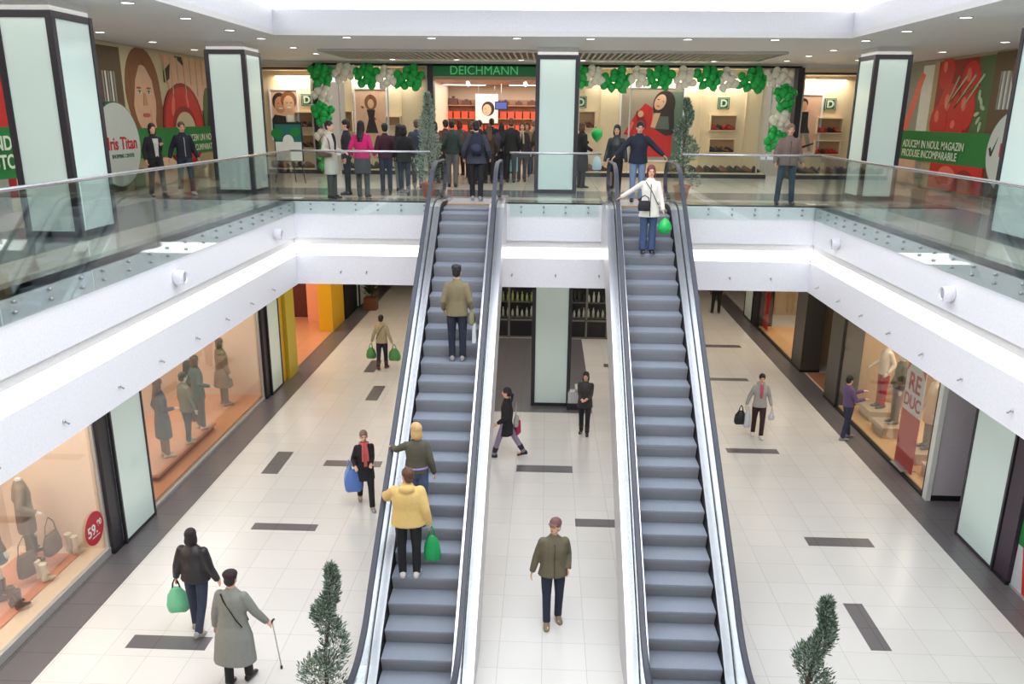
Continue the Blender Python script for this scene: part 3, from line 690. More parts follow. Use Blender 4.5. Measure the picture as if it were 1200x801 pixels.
plastic_bag('bright green plastic bag hanging beside the yellow jacket on the left escalator', (h[1].x+.02, h[1].y, h[1].z+.02), mat('bag_green', sr(30, 160, 88), .35), .40, .24, .14)
loc = (1.98, 16.40, step_at(16.5)+.004)
r, h = P_('auburn-haired person in a white jacket and jeans riding near the top of the right escalator', loc, TAU, 1.66, dict(jacket=(O_('white', 226, 222, 214), .74, .03), trousers=O_('jean_mid', 62, 82, 118), shoes=SHB, hair=(HRED, 'bob'), strap=(BLK, -1), zip=BLK, flare=.02), arms=(wr((2.24, 16.28, loc[2]+.80), loc, TAU, 1.66), wr((ESR-.10, 16.62, hz(16.62, .9)+.06), loc, TAU, 1.66)), features=True)
arms_dbg = h
hand_bag('black shoulder bag across the front of the white-jacketed shopper', (loc[0]-.12, loc[1]-.2, loc[2]+1.12), BLK, .24, .19, .09, 0, .1)
h0 = h[0]
b = balloon_mesh('balloon', BGRN); b.location = (h0.x+.02, h0.y-.06, h0.z-.22); b.scale = (1.15,)*3; b.rotation_euler = (PI, 0, 0); tag(b, 'single green balloon held down by the shopper on the right escalator', 'balloon')
for zz, sh in ():
    pass
loc = (2.0, 19.38, .0)
P_('man in a dark navy jacket and pale jeans, arms spread over the right escalator top', (loc[0]+.03, loc[1], .008), TAU, 1.74, dict(jacket=(O_('dark_navy', 30, 38, 54), .86, .01), trousers=O_('pale_denim', 118, 138, 168), shoes=SHB, hair=(HBLK, 'short'), bulk=.012), arms=(wr((ESR+1.137, 19.22, .915), loc, TAU, 1.74), wr((ESR-.137, 19.22, .915), loc, TAU, 1.74)), features=True, wide=1.08, lean=.14)
P_('person with long dark hair in black leather behind the right escalator top', (1.62, 20.38, 0), TAU-.2, 1.66, dict(jacket=(O_('black_leather', 40, 44, 46, .4), .95, 0), trousers=BLK, shoes=SHB, hair=(HBLK, 'long')), legs=((0, 0), (.12, .05)), features=True)
# --- the ground floor
loc = (.23, 11.5, G)
P_('man in a maroon cap and olive field jacket walking between the two escalators', loc, TAU+.1, 1.77, dict(jacket=(O_('olive_field', 104, 98, 78), .84, .025), bulk=.012, trousers=O_('navy_trousers', 38, 42, 62), shoes=SHT, hair=(HGRY, 'short'), cap=O_('maroon', 122, 84, 84), zip=O_('olive_dark', 70, 66, 52)), legs=((-.02, .12), (.16, .06)), arms=((-.22, .06, .95), (.33, -.02, .84)), head=(-.55, -.25), features=True, wide=1.1)
loc = (-.80, 18.1, G)
r, h = P_('person in a black coat and lilac leggings striding past the left escalator', loc, PI/2-.15, 1.74, dict(jacket=(BLK, .62, .03), trousers=O_('lilac_grey', 140, 130, 156), shoes=SHB, boots=.5, hair=(HBLK, 'pony')), legs=((.38, .1), (-.42, .15)), arms=((-.24, .16, .95), (.25, -.05, .86)))
hand_bag('pale grey shoulder bag on the back of the black-coated walker', (loc[0]+.22, loc[1]+.02, loc[2]+1.35), O_('pale_grey_bag', 170, 168, 164), .26, .24, .12, PI/2, .34)
paper_bag('magenta shopping bag carried by the black-coated walker', (loc[0]+.24, loc[1]+.16, G+.98), O_('magenta_bag', 176, 36, 92), .3, .24, .1, 1.2)
loc = (1.07, 19.7, G)
P_('person with dark hair in a black puffy jacket walking beside the lower column', loc, TAU-.15, 1.62, dict(jacket=(O_('charcoal_puffy', 44, 42, 44, .5), .78, .02), bulk=.015, trousers=BLK, shoes=SHB, boots=.5, hair=(HBLK, 'bob')), legs=((.30, .35), (-.10, .02)), arms=((-.06, .2, 1.08), (.06, .22, 1.06)), features=True)
loc = (-4.97, 24.95, G)
r, h = P_('person seen from behind in a beige jacket carrying two green bags far down the mall', loc, -.1, 1.72, dict(jacket=(O_('beige', 176, 164, 134), .86, .012), trousers=NAVY, shoes=SHBR, boots=.4, hair=(HBLK, 'short'), strap=(SHBR, -1)), legs=((-.18, .1), (.14, .05)), arms=((-.33, 0, .86), (.33, 0, .86)))
GB = mat('bag_leaf_green', sr(84, 152, 84), .4)
plastic_bag('green plastic bag in the left hand of the beige-jacketed shopper', (h[0].x-.02, h[0].y, h[0].z+.02), GB, .34, .3, .18)
plastic_bag('green plastic bag in the right hand of the beige-jacketed shopper', (h[1].x+.04, h[1].y, h[1].z+.02), GB, .38, .36, .2)
loc = (-3.50, 15.38, G)
r, h = P_('person in an open black coat with a pink scarf walking on the left', loc, TAU+.35, 1.66, dict(jacket=(BLK, .66, .02), trousers=BLK, shoes=SHG, hair=(HGRY, 'short'), scarf=O_('pink_scarf', 206, 96, 100), front=(O_('pink_scarf', 206, 96, 100), 1.45, .98, .05)), legs=((.34, .12), (-.32, .2)), arms=((-.10, .22, 1.08), (.22, .2, 1.05)), features=True)
BB = mat('bag_blue', sr(92, 128, 204), .4)
plastic_bag('large blue plastic bag carried beside the pink scarf walker', (loc[0]-.22, loc[1]-.12, G+.98), BB, .46, .34, .16, .2)
plastic_bag('small blue-white plastic bag hanging behind the large blue one', (loc[0]-.34, loc[1]+.05, G+.98), mat('bag_pale_blue', sr(150, 176, 224), .4), .38, .24, .14, .9)
loc = (-5.15, 11.0, G)
r, h = P_('person in a black leather jacket seen from behind at the lower left', loc, -.12, 1.72, dict(jacket=(O_('black_leather_jacket', 36, 34, 38, .42), .90, .01), bulk=.02, trousers=DKJ, shoes=SHG, hair=(HBLK, 'bob')), legs=((.05, .02), (-.18, .25)), arms=((-.34, .02, .87), (.33, .05, .88)), wide=1.15)
plastic_bag('pale green carrier bag with dark handles in the left hand of the leather-jacketed shopper', (h[0].x-.01, h[0].y, h[0].z+.04), mat('bag_pale_green', sr(120, 206, 160), .35), .42, .32, .16, .2, BLK)
loc = (-4.12, 9.75, G)
GC = O_('grey_wool', 132, 134, 128)
cane_top = Vector((-3.68, 9.95, G+.84))
r, h = P_('person in a long grey coat and dark beret walking with a cane', loc, -.1, 1.76, dict(jacket=(GC, .42, .085), bulk=.012, trousers=BLK, shoes=SHB, hair=(HBLK, 'short'), hat=O_('dark_beret', 48, 28, 32), strap=(BLK, 1)), legs=((-.08, .02), (.22, .15)), arms=((-.30, .06, .86), wr(cane_top+Vector((0, -.06, .05)), loc, -.1, 1.76)), wide=1.1, lean=.08)
t = thing('walking_cane', 'silver walking cane in the right hand of the grey-coated person', 'cane', (-3.64, 10.12, G))
MB().tube([(0, 0, .03), (-.04, -.1, .82)], .010, 8).build('shaft', ALU, t); MB().tube([(0, 0, 0), (0, 0, .05)], .018, 8).build('rubber_tip', BLACK, t)
MB().tube([(-.04, -.03, .83), (-.04, -.10, .85), (-.04, -.17, .83)], .015, 8).build('handle', BLACK, t)
loc = (5.36, 19.8, G)
r, h = P_('person in a pale grey hooded top and maroon trousers carrying bags on the right', loc, TAU-.1, 1.63, dict(jacket=(O_('pale_grey_top', 166, 162, 158), .86, .02), hood=1, trousers=O_('maroon_trousers', 58, 32, 40), shoes=SHW, hair=(HBLK, 'short'), front=(O_('pink_neck', 180, 92, 108), 1.48, 1.30, .045)), legs=((.28, .25), (-.14, .04)), arms=((-.3, .04, .9), (.34, .03, .9)), features=True)
plastic_bag('black bag in the hand of the pale grey hooded shopper', (h[1].x-.1, h[1].y, h[1].z+.05), mat('bag_black', sr(30, 30, 34), .4), .34, .3, .2)
plastic_bag('white plastic bag between the black bag and the maroon trousers', (h[1].x+.06, h[1].y-.04, h[1].z+.05), mat('bag_white', sr(206, 210, 220), .4), .40, .18, .14)
plastic_bag('small white bag in the other hand of the pale grey hooded shopper', (h[0].x, h[0].y, h[0].z+.02), mat('bag_white', sr(206, 210, 220), .4), .16, .14, .08)
loc = (7.50, 19.75, G)
P_('person in a purple shirt and jeans pointing at the lower right shop window', loc, -PI/2+.25, 1.66, dict(jacket=(O_('purple_shirt', 104, 84, 122), .93, -.008), trousers=DKJ, shoes=SHG, hair=(HBLK, 'short')), legs=((.22, .08), (-.12, .05)), arms=((-.05, .42, 1.28), (.2, .3, 1.15)), lean=-.12, head=(.2, .25))
P_('person in black far down the right side of the lower mall', (6.95, 33.6, G), 0, 1.75, dict(jacket=(BLK, .85, .01), trousers=BLK, shoes=SHB, hair=(HBLK, 'short')), spread=.06, vox=.013)
P_('person in dark clothes half hidden by the right escalator handrail far away', (6.12, 33.9, G), .3, 1.75, dict(jacket=(O_('dark_brown', 50, 40, 40), .85, .01), trousers=BLK, shoes=SHB, hair=(HBRN, 'short')), vox=.013)
# --- the upper gallery
P_('man in a brown-grey jacket and dark jeans standing behind the right glass balustrade', (5.30, 19.3, 0), TAU, 1.72, dict(jacket=(O_('brown_grey', 124, 104, 98), .86, .02), bulk=.02, trousers=O_('teal_denim', 50, 70, 84), shoes=SHB, hair=(HGRY, 'short'), zip=O_('zip_brown', 84, 70, 64)), spread=.09, arms=((-.3, .12, .92), (.3, .12, .92)), features=True, wide=1.1)
P_('dark-haired person in an open black jacket over a pale top beside the oval sign', (-8.78, 19.15, 0), -2.3, 1.62, dict(jacket=(BLK, .92, 0), trousers=BLK, shoes=SHB, hair=(HBLK, 'bob'), front=(O_('pale_top', 190, 190, 186), 1.4, .98, .06)), legs=((.22, .15), (-.2, .1)), arms=((-.1, .16, 1.25), (.25, .05, .9)))
P_('man in a zipped black jacket and white trainers walking by the face mural', (-8.45, 19.95, 0), -2.5, 1.66, dict(jacket=(O_('black_zip', 28, 32, 44), .92, .01), bulk=.01, trousers=DKJ, shoes=SHW, hair=(HBRN, 'short'), zip=O_('zip_white', 170, 170, 180)), legs=((.3, .15), (-.3, .15)), arms=((-.3, .1, .9), (.34, -.05, .9)), features=True)
loc = (-4.86, 19.4, 0)
r, h = P_('person in a long white coat facing right behind the left glass balustrade', loc, -1.9, 1.70, dict(jacket=(O_('off_white_coat', 206, 200, 188), .55, .02), trousers=O_('grey_trousers', 80, 80, 80), shoes=SHB, hair=(HBLK, 'short'), front=(BLK, 1.47, 1.0, .04)), arms=((-.12, .28, 1.05), (.2, .2, 1.05)))
hand_bag('brown handbag under the arm of the white-coated person', (-4.95, 19.22, 1.42), O_('brown_bag', 100, 72, 60), .34, .16, .12, 0, .34)
P_('man in a dark suit talking to the white-coated person', (-4.72, 20.35, 0), 1.9, 1.72, dict(jacket=(O_('dark_suit', 44, 46, 56), .84, 0), trousers=O_('dark_suit', 44, 46, 56), shoes=SHB, hair=(HBLK, 'short')), vox=.012)
P_('person in a magenta jacket with long black hair seen from behind', (-4.22, 19.72, 0), -.1, 1.70, dict(jacket=(O_('magenta', 206, 34, 110), .90, .01), trousers=O_('slate', 74, 78, 84), shoes=SHB, hair=(HBLK, 'long'), skirt=(O_('slate', 74, 78, 84), .55)), arms=((-.28, .12, .98), (.28, .12, .98)), wide=1.1)
crowd = [
 (-3.92, 21.0, .3, 1.64, 'person in a dark plum jacket right of the magenta jacket', ('plum', 70, 34, 50), DKJ, 'short', HBLK),
 (-3.62, 21.3, -.4, 1.62, 'person in a charcoal coat and pale trousers before the left display window', ('charcoal_coat', 46, 46, 54), O_('pale_trousers', 150, 154, 150), 'long', HBLK),
 (-3.35, 22.4, .1, 1.72, 'person in a slate blue coat left of the frosted spiral tree', ('slate_blue', 52, 62, 76), O_('charcoal_trousers', 52, 54, 58), 'short', HBRN),
 (-3.08, 23.9, -.2, 1.66, 'person in a brown coat behind the frosted spiral tree', ('brown_coat', 84, 56, 44), BLK, 'bob', HBLK),
 (-2.50, 22.9, .1, 1.72, 'person in a dark green jacket at the shoe shop entrance left of the backpack', ('dark_green', 44, 58, 54), O_('grey_pants', 96, 98, 98), 'short', HBLK),
 (-2.30, 26.2, .2, 1.66, 'person in a rust jacket inside the shoe shop behind the dark green jacket', ('rust', 122, 62, 48), BLK, 'bob', HBRN),
 (-1.95, 25.2, -.3, 1.70, 'person in a black coat just inside the entrance left of the poster', ('ink', 32, 34, 42), BLK, 'short', HBLK),
 (-1.35, 25.8, .4, 1.62, 'person in a violet-grey jacket in the middle of the entrance crowd', ('violet_grey', 74, 66, 88), NAVY, 'long', HBLK),
 (-1.75, 27.6, 0, 1.74, 'tall person in dark blue far inside under the poster', ('deep_blue', 38, 44, 70), BLK, 'short', HBLK),
 (-1.02, 24.7, .1, 1.76, 'tall person in a black coat right of the backpack', ('jet', 26, 28, 32), BLK, 'short', HBRN),
 (-.62, 27.2, 2.9, 1.64, 'person in a tan jacket facing out deep in the entrance', ('tan_jacket', 150, 122, 92), NAVY, 'bob', HBRN),
 (-2.75, 27.4, .6, 1.68, 'person in a grey jacket deep in the shop at the left', ('mid_grey', 96, 96, 100), BLK, 'bob', HRED),
 (-1.15, 28.6, -.5, 1.68, 'person in a wine-red jacket by the red shoe shelves', ('wine', 110, 34, 40), BLK, 'short', HBLK),
 (-.20, 26.2, .2, 1.72, 'person in a dark olive coat partly behind the centre column', ('dark_olive', 60, 60, 46), BLK, 'short', HBLK),
 (-3.45, 20.9, .2, 1.60, 'short person in a black jacket between the slate blue coat and the plum jacket', ('soot', 34, 34, 38), DKJ, 'bob', HBLK),
 (-2.05, 23.9, -.2, 1.66, 'person in a dark grey coat left of the backpack in the entrance crowd', ('lead_coat', 58, 58, 62), BLK, 'short', HBRN),
 (-1.62, 24.3, .3, 1.60, 'short person in a brown-black jacket just past the backpack', ('umber', 58, 44, 40), BLK, 'long', HBRN),
 (-2.95, 25.3, .5, 1.70, 'person in a maroon coat at the left side of the entrance', ('maroon_coat', 90, 44, 46), BLK, 'short', HBLK),
 (-.42, 28.4, -.4, 1.70, 'person in a cream jacket deep in the shop near the centre column', ('cream_jacket', 190, 176, 150), NAVY, 'short', HGRY),
 (-7.55, 22.6, -1.2, 1.72, 'person in black half hidden behind the far left column', ('black_coat2', 28, 32, 36), BLK, 'short', HBLK),
]
for (x, y, rz_, H_, lb, jc, tr, hs, hc) in crowd:
    P_(lb, (x, y, 0), rz_, H_, dict(jacket=(O_(jc[0], *jc[1:]), .80 if 'coat' in lb else .88, .012), bulk=.012, trousers=tr, shoes=SHB, hair=(hc, hs)), legs=((.05, .02), (-.06, .03)), vox=.013, arms=((-.27, .12, .95), (.27, .08, .92)))
r, h = P_('person in a dark coat and pale scarf facing out beside the centre column', (-.72, 25.2, 0), TAU, 1.66, dict(jacket=(O_('dark_coat_scarf', 44, 42, 46), .70, .02), trousers=BLK, shoes=SHB, hair=(HBRN, 'long'), scarf=O_('pale_scarf', 176, 164, 136)), vox=.012, features=True)
paper_bag('light blue shopping bag at the entrance left of the pale scarf', (-1.0, 24.9, .86), O_('sky_bag', 128, 190, 206), .4, .34, .12, .2)
loc = (-1.56, 19.25, .008)
P_('person in a grey jacket wearing a backpack, just stepping off the left escalator', loc, 0, 1.72, dict(jacket=(O_('grey_blue_jacket', 58, 60, 72), .82, .02), bulk=.02, trousers=BLK, shoes=SHG, hair=(HBLK, 'short')), legs=((.10, .02), (-.12, .05)), arms=((-.3, .1, .95), (.3, .1, .95)), wide=1.1)
t = thing('backpack', 'navy backpack on the back of the person leaving the left escalator', 'backpack', (loc[0]+.02, loc[1]-.21, 1.02))
q = MB(); q.rings([[(rx*math.copysign(abs(math.cos(a))**.6, math.cos(a)), ry*math.copysign(abs(math.sin(a))**.6, math.sin(a)), z) for a in (2*PI*j/16 for j in range(16))] for z, rx, ry in ((0, .12, .05), (.03, .15, .08), (.25, .155, .085), (.38, .13, .07), (.43, .08, .04))]); q.build('bag_body', NAVY, t)
q = MB(); q.ell((0, -.08, .14), (.11, .035, .09)); q.build('pocket', O_('navy_pocket', 54, 58, 80), t)
q = MB()
for s in (-1, 1): q.tube([(s*.08, .04, .40), (s*.10, .10, .47), (s*.10, .20, .45)], .014, 6)
q.build('shoulder_strap', BLK, t)
r, h = P_('person in a long black dress coat right of the upper centre column with a balloon', (.93, 23.1, 0), -1.0, 1.70, dict(jacket=(O_('dress_black', 26, 28, 32), .45, .05), trousers=BLK, shoes=SHB, hair=(HBRN, 'bob')), arms=((-.12, .3, 1.22), (.2, .2, 1.0)), vox=.012)
b = balloon_mesh('balloon', BGRN); b.location = (h[0].x+.14, h[0].y-.1, h[0].z+.16); b.scale = (1.3,)*3; tag(b, 'single green balloon held up right of the upper centre column', 'balloon')
plastic_bag('pale blue and white bag held by the person in the black dress coat', (1.32, 22.8, .98), mat('bag_sky', sr(178, 206, 222), .4), .34, .24, .14)
# ================================================================== POSTERS AND SIGNS (flat things, built flat)
def poster(name, label, cat, loc, rz, w_, h, shapes, base, frame=None, group=None, th=.012):
    """front faces local -Y; shapes: ('p', mat, pts) or ('e', mat, u, v, ru, rv, angle) in metres from the lower left corner"""
    q = MB().use(base).box(0, w_, 0, th, 0, h); k = 0
    for s in shapes:
        k += 1; y = -.0012*k; m = s[1]; q.use(m)
        if s[0] == 'p': pts = s[2]
        elif s[0] == 'r': x0, z0, x1, z1 = s[2:]; pts = [(x0, z0), (x1, z0), (x1, z1), (x0, z1)]
        else:
            u, v, ru, rv = s[2:6]; an = s[6] if len(s) > 6 else 0
            pts = []
            for j in range(28):
                a = 2*PI*j/28; x, z = ru*math.cos(a), rv*math.sin(a); pts.append((u+x*math.cos(an)-z*math.sin(an), v+x*math.sin(an)+z*math.cos(an)))
        pts = [(min(max(x, 0), w_), min(max(z, 0), h)) for x, z in pts]
        q.prism(pts, 'y', y, 0)
    if frame: 
        t = thing(name, label, cat, loc, rz, group)
        q.build('print', base, t); f = MB(); fw_ = .05
        f.box(-fw_, w_+fw_, -.03, .03, -fw_, 0); f.box(-fw_, w_+fw_, -.03, .03, h, h+fw_); f.box(-fw_, 0, -.03, .03, 0, h); f.box(w_, w_+fw_, -.03, .03, 0, h)
        f.build('frame', frame, t); return t
    o = q.build(name, base); o.location = loc; o.rotation_euler = (0, 0, rz); return tag(o, label, cat, group)
def pm(n, r, g, b_): return mat('print_'+n, sr(r, g, b_), .55, bscale=4)
PSK = pm('skin', 222, 178, 146); PSK2 = pm('skin_warm', 204, 148, 112); PHR = pm('hair', 136, 86, 56); PHD = pm('dark_hair', 48, 36, 32); PRED = pm('red', 204, 36, 34); PRD2 = pm('deep_red', 150, 22, 26)
PHI = pm('highlight', 236, 112, 96); PGR = pm('green', 26, 126, 56); PBG = pm('beige', 206, 194, 160); PST = pm('stone', 178, 158, 122); PLF = pm('leaf', 74, 104, 60); PWH = pm('white', 226, 228, 222)
PBR = pm('brown', 98, 78, 54); PGY = pm('grey', 150, 152, 142); PLP = pm('lips', 196, 92, 84); PBK = pm('black', 34, 32, 34); PPE = pm('peach', 226, 184, 158); PYG = pm('pale_green', 176, 200, 160)
TXW = mat('sign_white_letters', sr(222, 236, 214), .5); TXR = mat('sign_red_letters', sr(196, 32, 44), .5); TXG = mat('sign_green_letters', sr(56, 110, 70), .5)
# left mural on the wall x = -10.2, faces +X: local x runs from near (small Y)... rz = +90deg puts local +x on +Y and the front (-Y) on +X
def mural_l(name, label, y0, y1, z0, z1, shapes, base): return poster(name, label, 'mural', (-10.17, y0, z0), PI/2, y1-y0, z1-z0, [tuple(list(s[:2])+([[(a-y0, b-z0) for a, b in s[2]]] if s[0] == 'p' else ([s[2]-y0, s[3]-z0, s[4]-y0, s[5]-z0] if s[0] == 'r' else [s[2]-y0, s[3]-z0]+list(s[4:])))) for s in shapes], base)
sh = [('r', PBR, 18.6, .02, 20.9, 3.3), ('p', PST, [(20.5, 0.02), (27.6, 0.02), (27.6, .75), (20.5, .8)])]
for k in range(5): sh.append(('r', PWH if k % 2 else PGY, 19.95+k*.13, 1.9, 20.02+k*.13, 2.75))
sh += [('e', PHR, 21.95, 2.35, .95, 1.05), ('p', PHR, [(21.1, 2.4), (22.9, 2.4), (23.0, 1.4), (21.2, 1.4)]), ('e', PSK, 21.95, 2.15, .62, .82), ('p', PHR, [(21.25, 2.95), (21.95, 3.12), (21.55, 2.62), (21.3, 1.9)]), ('p', PHR, [(22.65, 2.95), (21.95, 3.12), (22.45, 2.62), (22.62, 1.9)]),
       ('e', PHR, 21.68, 2.42, .13, .025), ('e', PHR, 22.22, 2.42, .13, .025), ('e', PWH, 21.7, 2.31, .10, .04), ('e', PWH, 22.2, 2.31, .10, .04), ('e', PLF, 21.7, 2.315, .04, .038), ('e', PLF, 22.2, 2.315, .04, .038), ('p', PBK, [(21.58, 2.33), (21.7, 2.37), (21.82, 2.33), (21.7, 2.35)]), ('p', PBK, [(22.08, 2.33), (22.2, 2.37), (22.32, 2.33), (22.2, 2.35)]), ('p', PSK2, [(21.9, 2.3), (22.02, 2.3), (22.08, 2.0), (21.84, 2.0)]), ('e', PLP, 21.95, 1.76, .19, .045), ('e', PLP, 21.88, 1.785, .1, .035), ('e', PLP, 22.02, 1.785, .1, .035), ('p', PSK, [(22.2, 1.9), (22.38, 1.9), (22.42, 1.45), (22.2, 1.45)]),
       ('p', PPE, [(23.1, 3.3), (27.5, 3.3), (27.5, 1.45), (25.6, 1.9), (23.6, 2.1)]), ('p', PBK, [(23.2, 2.9), (23.6, 3.1), (23.5, 2.7), (23.2, 2.6)]), ('p', PBK, [(23.9, 3.3), (24.4, 3.3), (24.5, 3.05)]),
       ('e', PRD2, 24.2, 1.5, 1.35, 1.12), ('e', PRED, 24.2, 1.52, 1.22, 1.0), ('e', PRD2, 24.2, 1.45, .8, .56), ('e', PHI, 23.55, 2.02, .10, .28, -.3), ('e', PHI, 24.5, 2.15, .08, .2, .3), ('e', PBG, 24.25, 1.4, .66, .46),
       ('e', PLF, 25.9, 1.9, .28, .65, -.15), ('p', PBK, [(25.8, 1.4), (26.1, 1.4), (26.3, 2.5), (26.1, 2.55)])]
for k in range(9): sh.append(('r', PBG, 23.2+k*.42, 2.6-.3*(k % 2), 23.24+k*.42, 3.28))
sh += [('r', PGR, 20.9, .74, 27.6, 1.46), ('r', PLF, 20.9, .02, 21.4, .5), ('e', PPE, 22.6, .35, .9, .35)]
mur = mural_l('wall_mural', 'left wall mural of a brown-haired woman and huge red lips over green band', 18.6, 27.6, .02, 3.36, sh, PBG)
text('lettering', 'ADUCEM UN NOU', .26, TXW, mur, (5.3, -.08, 1.13), (PI/2, 0, 0), 'LEFT', .002, .004)
text('lettering', 'STIL DE CUMPARATURI', .24, TXW, mur, (5.2, -.08, .86), (PI/2, 0, 0), 'LEFT', .002, .004)
sh = [('r', PRED, 14.9, .6, 17.2, 3.3), ('e', PHI, 15.8, 2.3, .2, .5), ('e', PRD2, 16.4, 2.7, .3, .6), ('r', PGR, 14.5, .62, 16.35, 1.56), ('r', PGY, 14.5, .02, 15.9, .62), ('r', PRD2, 15.9, .25, 16.15, .62)]
mur = mural_l('wall_mural', 'left wall mural with red shapes and a green lettered band, left of the large column', 12.0, 17.3, .02, 3.36, sh, PBG)
text('lettering', 'AND,', .36, TXW, mur, (4.16, -.08, 1.24), (PI/2, 0, 0), 'RIGHT', .002, .008)
text('lettering', 'AUTO.', .36, TXW, mur, (4.22, -.08, .90), (PI/2, 0, 0), 'RIGHT', .002, .008)
# right mural on x = 10.5, faces -X: local +x runs towards -Y
Y0R = 28.0
def mr(y): return Y0R-y
def R_(m, ya, z0, yb, z1): return ('r', m, mr(ya), z0, mr(yb), z1)
def E_(m, y, z, ry, rz_, an=0): return ('e', m, mr(y), z, ry, rz_, an)
def Pp(m, pts): return ('p', m, [(mr(y), z) for y, z in pts])
sh = [R_(PGY, 28, .05, 24.9, 3.3), R_(PWH, 25.6, 1.5, 24.9, 3.25), Pp(PHI, [(26.6, 1.5), (26.2, 1.5), (25.4, 3.0), (25.7, 3.1)]), R_(PRD2, 24.6, 1.4, 22.3, 3.3), R_(PLF, 22.4, 1.4, 21.3, 3.3), R_(PBR, 21.6, .05, 17, 3.35)]
for (y, z, a, c) in ((24.1, 3.0, .45, .42), (23.7, 2.1, .62, .62), (22.7, 2.75, .5, .48), (22.75, 2.05, .5, .5), (24.2, 1.75, .5, .45), (23.2, 1.55, .5, .3)):
    sh += [E_(PRED, y, z, a, c), E_(PHI, y+.12, z+.15, a*.25, c*.35, .3)]
for k in range(7): sh.append(Pp(PLF if k % 2 else PYG, [(23.9-k*.16, 2.1+.12*(k % 3)), (23.86-k*.16, 2.1+.12*(k % 3)), (23.3-k*.22, 2.85-.2*(k % 2)), (23.34-k*.22, 2.9-.2*(k % 2))]))
for k in range(6): sh.append(E_(PYG, 22.1-.12*(k % 3), 2.4-.15*k, .05, .12, .6*k))
for k in range(6): sh.append(R_(PWH if k % 2 else PGY, 21.2-k*.1, 2.05, 21.15-k*.1, 2.9))
sh += [E_(PHR, 20.2, 2.9, .5, .6), R_(PPE, 26.4, .05, 25.2, .7), R_(PRED, 24.2, .05, 21.3, .72), E_(PHI, 23.2, .4, .5, .25), E_(PRD2, 22.2, .3, .5, .3), R_(PGR, 28, .70, 21.0, 1.5)]
mur = poster('wall_mural', 'right wall mural of big ripe tomatoes over a green lettered band', 'mural', (10.56, Y0R, .02), -PI/2, 11.0, 3.34, sh, PST)
text('lettering', 'ADUCEM IN NOUL MAGAZIN', .285, TXW, mur, (1.85, -.08, 1.14), (PI/2, 0, 0), 'LEFT', .002, .004)
text('lettering', 'PRODUSE INCOMPARABILE', .285, TXW, mur, (1.85, -.08, .88), (PI/2, 0, 0), 'LEFT', .002, .004)
# oval shopping centre signs
def oval(label, loc, rz, aw, ah, fs, tx):
    t = thing('oval_sign', label, 'sign', loc, rz)
    q = MB(); n = 40
    q.rings([[(aw*k*math.cos(2*PI*j/n), y, ah*k2*math.sin(2*PI*j/n)) for j in range(n)] for y, k, k2 in ((.05, 1, 1), (-.02, 1, 1), (-.03, .98, .985))]); q.build('rim', mat('sign_rim_green', sr(30, 92, 56), .4), t)
    q = MB(); q.rings([[(aw*.95*math.cos(2*PI*j/n), y, ah*.97*math.sin(2*PI*j/n)) for j in range(n)] for y in (-.028, -.036)], smooth=False); pn = q.build('panel', mat('sign_panel_grey', sr(206, 214, 208), .4), t)
    text('lettering', 'Iris Titan', fs, TXR, pn, (tx, -.04, .02), (PI/2, 0, 0), 'CENTER', .003, .008)
    text('lettering', 'SHOPPING CENTER', fs*.31, TXG, pn, (tx-.04, -.04, -.26), (PI/2, 0, 0), 'CENTER', .003, .002)
    q = MB(); q.prism([(-.88*aw, .05), (-.82*aw, .09), (-.77*aw, -.02), (-.60*aw, .32), (-.75*aw, -.12), (-.80*aw, -.12)], 'y', -.042, -.036); q.build('tick_mark', mat('tick_dark_green', sr(26, 52, 38), .5), pn)
    return t
oval('large white oval sign with red and green lettering on the left wall', (-10.10, 20.15, 1.10), PI/2-.0, 1.12, .98, .40, .18)
oval('large white oval sign with red and green lettering on the right wall', (10.50, 19.95, 1.14), -PI/2, 1.28, .97, .42, .12)

# ================================================================== THE SHOE SHOP ON THE UPPER FLOOR
CREAM = mat('cream_display', sr(232, 212, 180), .5); CREAM2 = mat('shop_interior_wall', sr(226, 206, 180), .6); TERRA = mat('shop_interior_ceiling', sr(168, 118, 92), .6)
YS = 27.5
struct('wall_shop_back', MB().box(-4.2, .9, 34.2, 34.4, 0, 3.2), CREAM2)
struct('wall_shop_left', MB().box(-4.0, -3.8, 28.6, 34.3, 0, 3.2), CREAM2); struct('wall_shop_right', MB().box(.75, .9, 28.6, 34.3, 0, 3.2), CREAM2)
struct('ceiling', MB().box(-4.2, .9, 27.6, 34.4, 2.92, 3.0), TERRA)
struct('wall_head', MB().use(WHITE2).box(-9.6, 10.6, YS+.02, YS+.2, 3.30, ZC).use(BLACK).box(-7.3, 7.7, YS-.02, YS+.02, 3.28, 3.34).box(-9.6, -7.3, YS-.02, YS+.02, 3.16, 3.2).box(7.7, 10.6, YS-.02, YS+.02, 3.12, 3.16).use(CREAM2).box(-9.6, -7.3, YS, YS+.18, 3.2, 3.3).box(7.7, 10.6, YS, YS+.18, 3.16, 3.3))
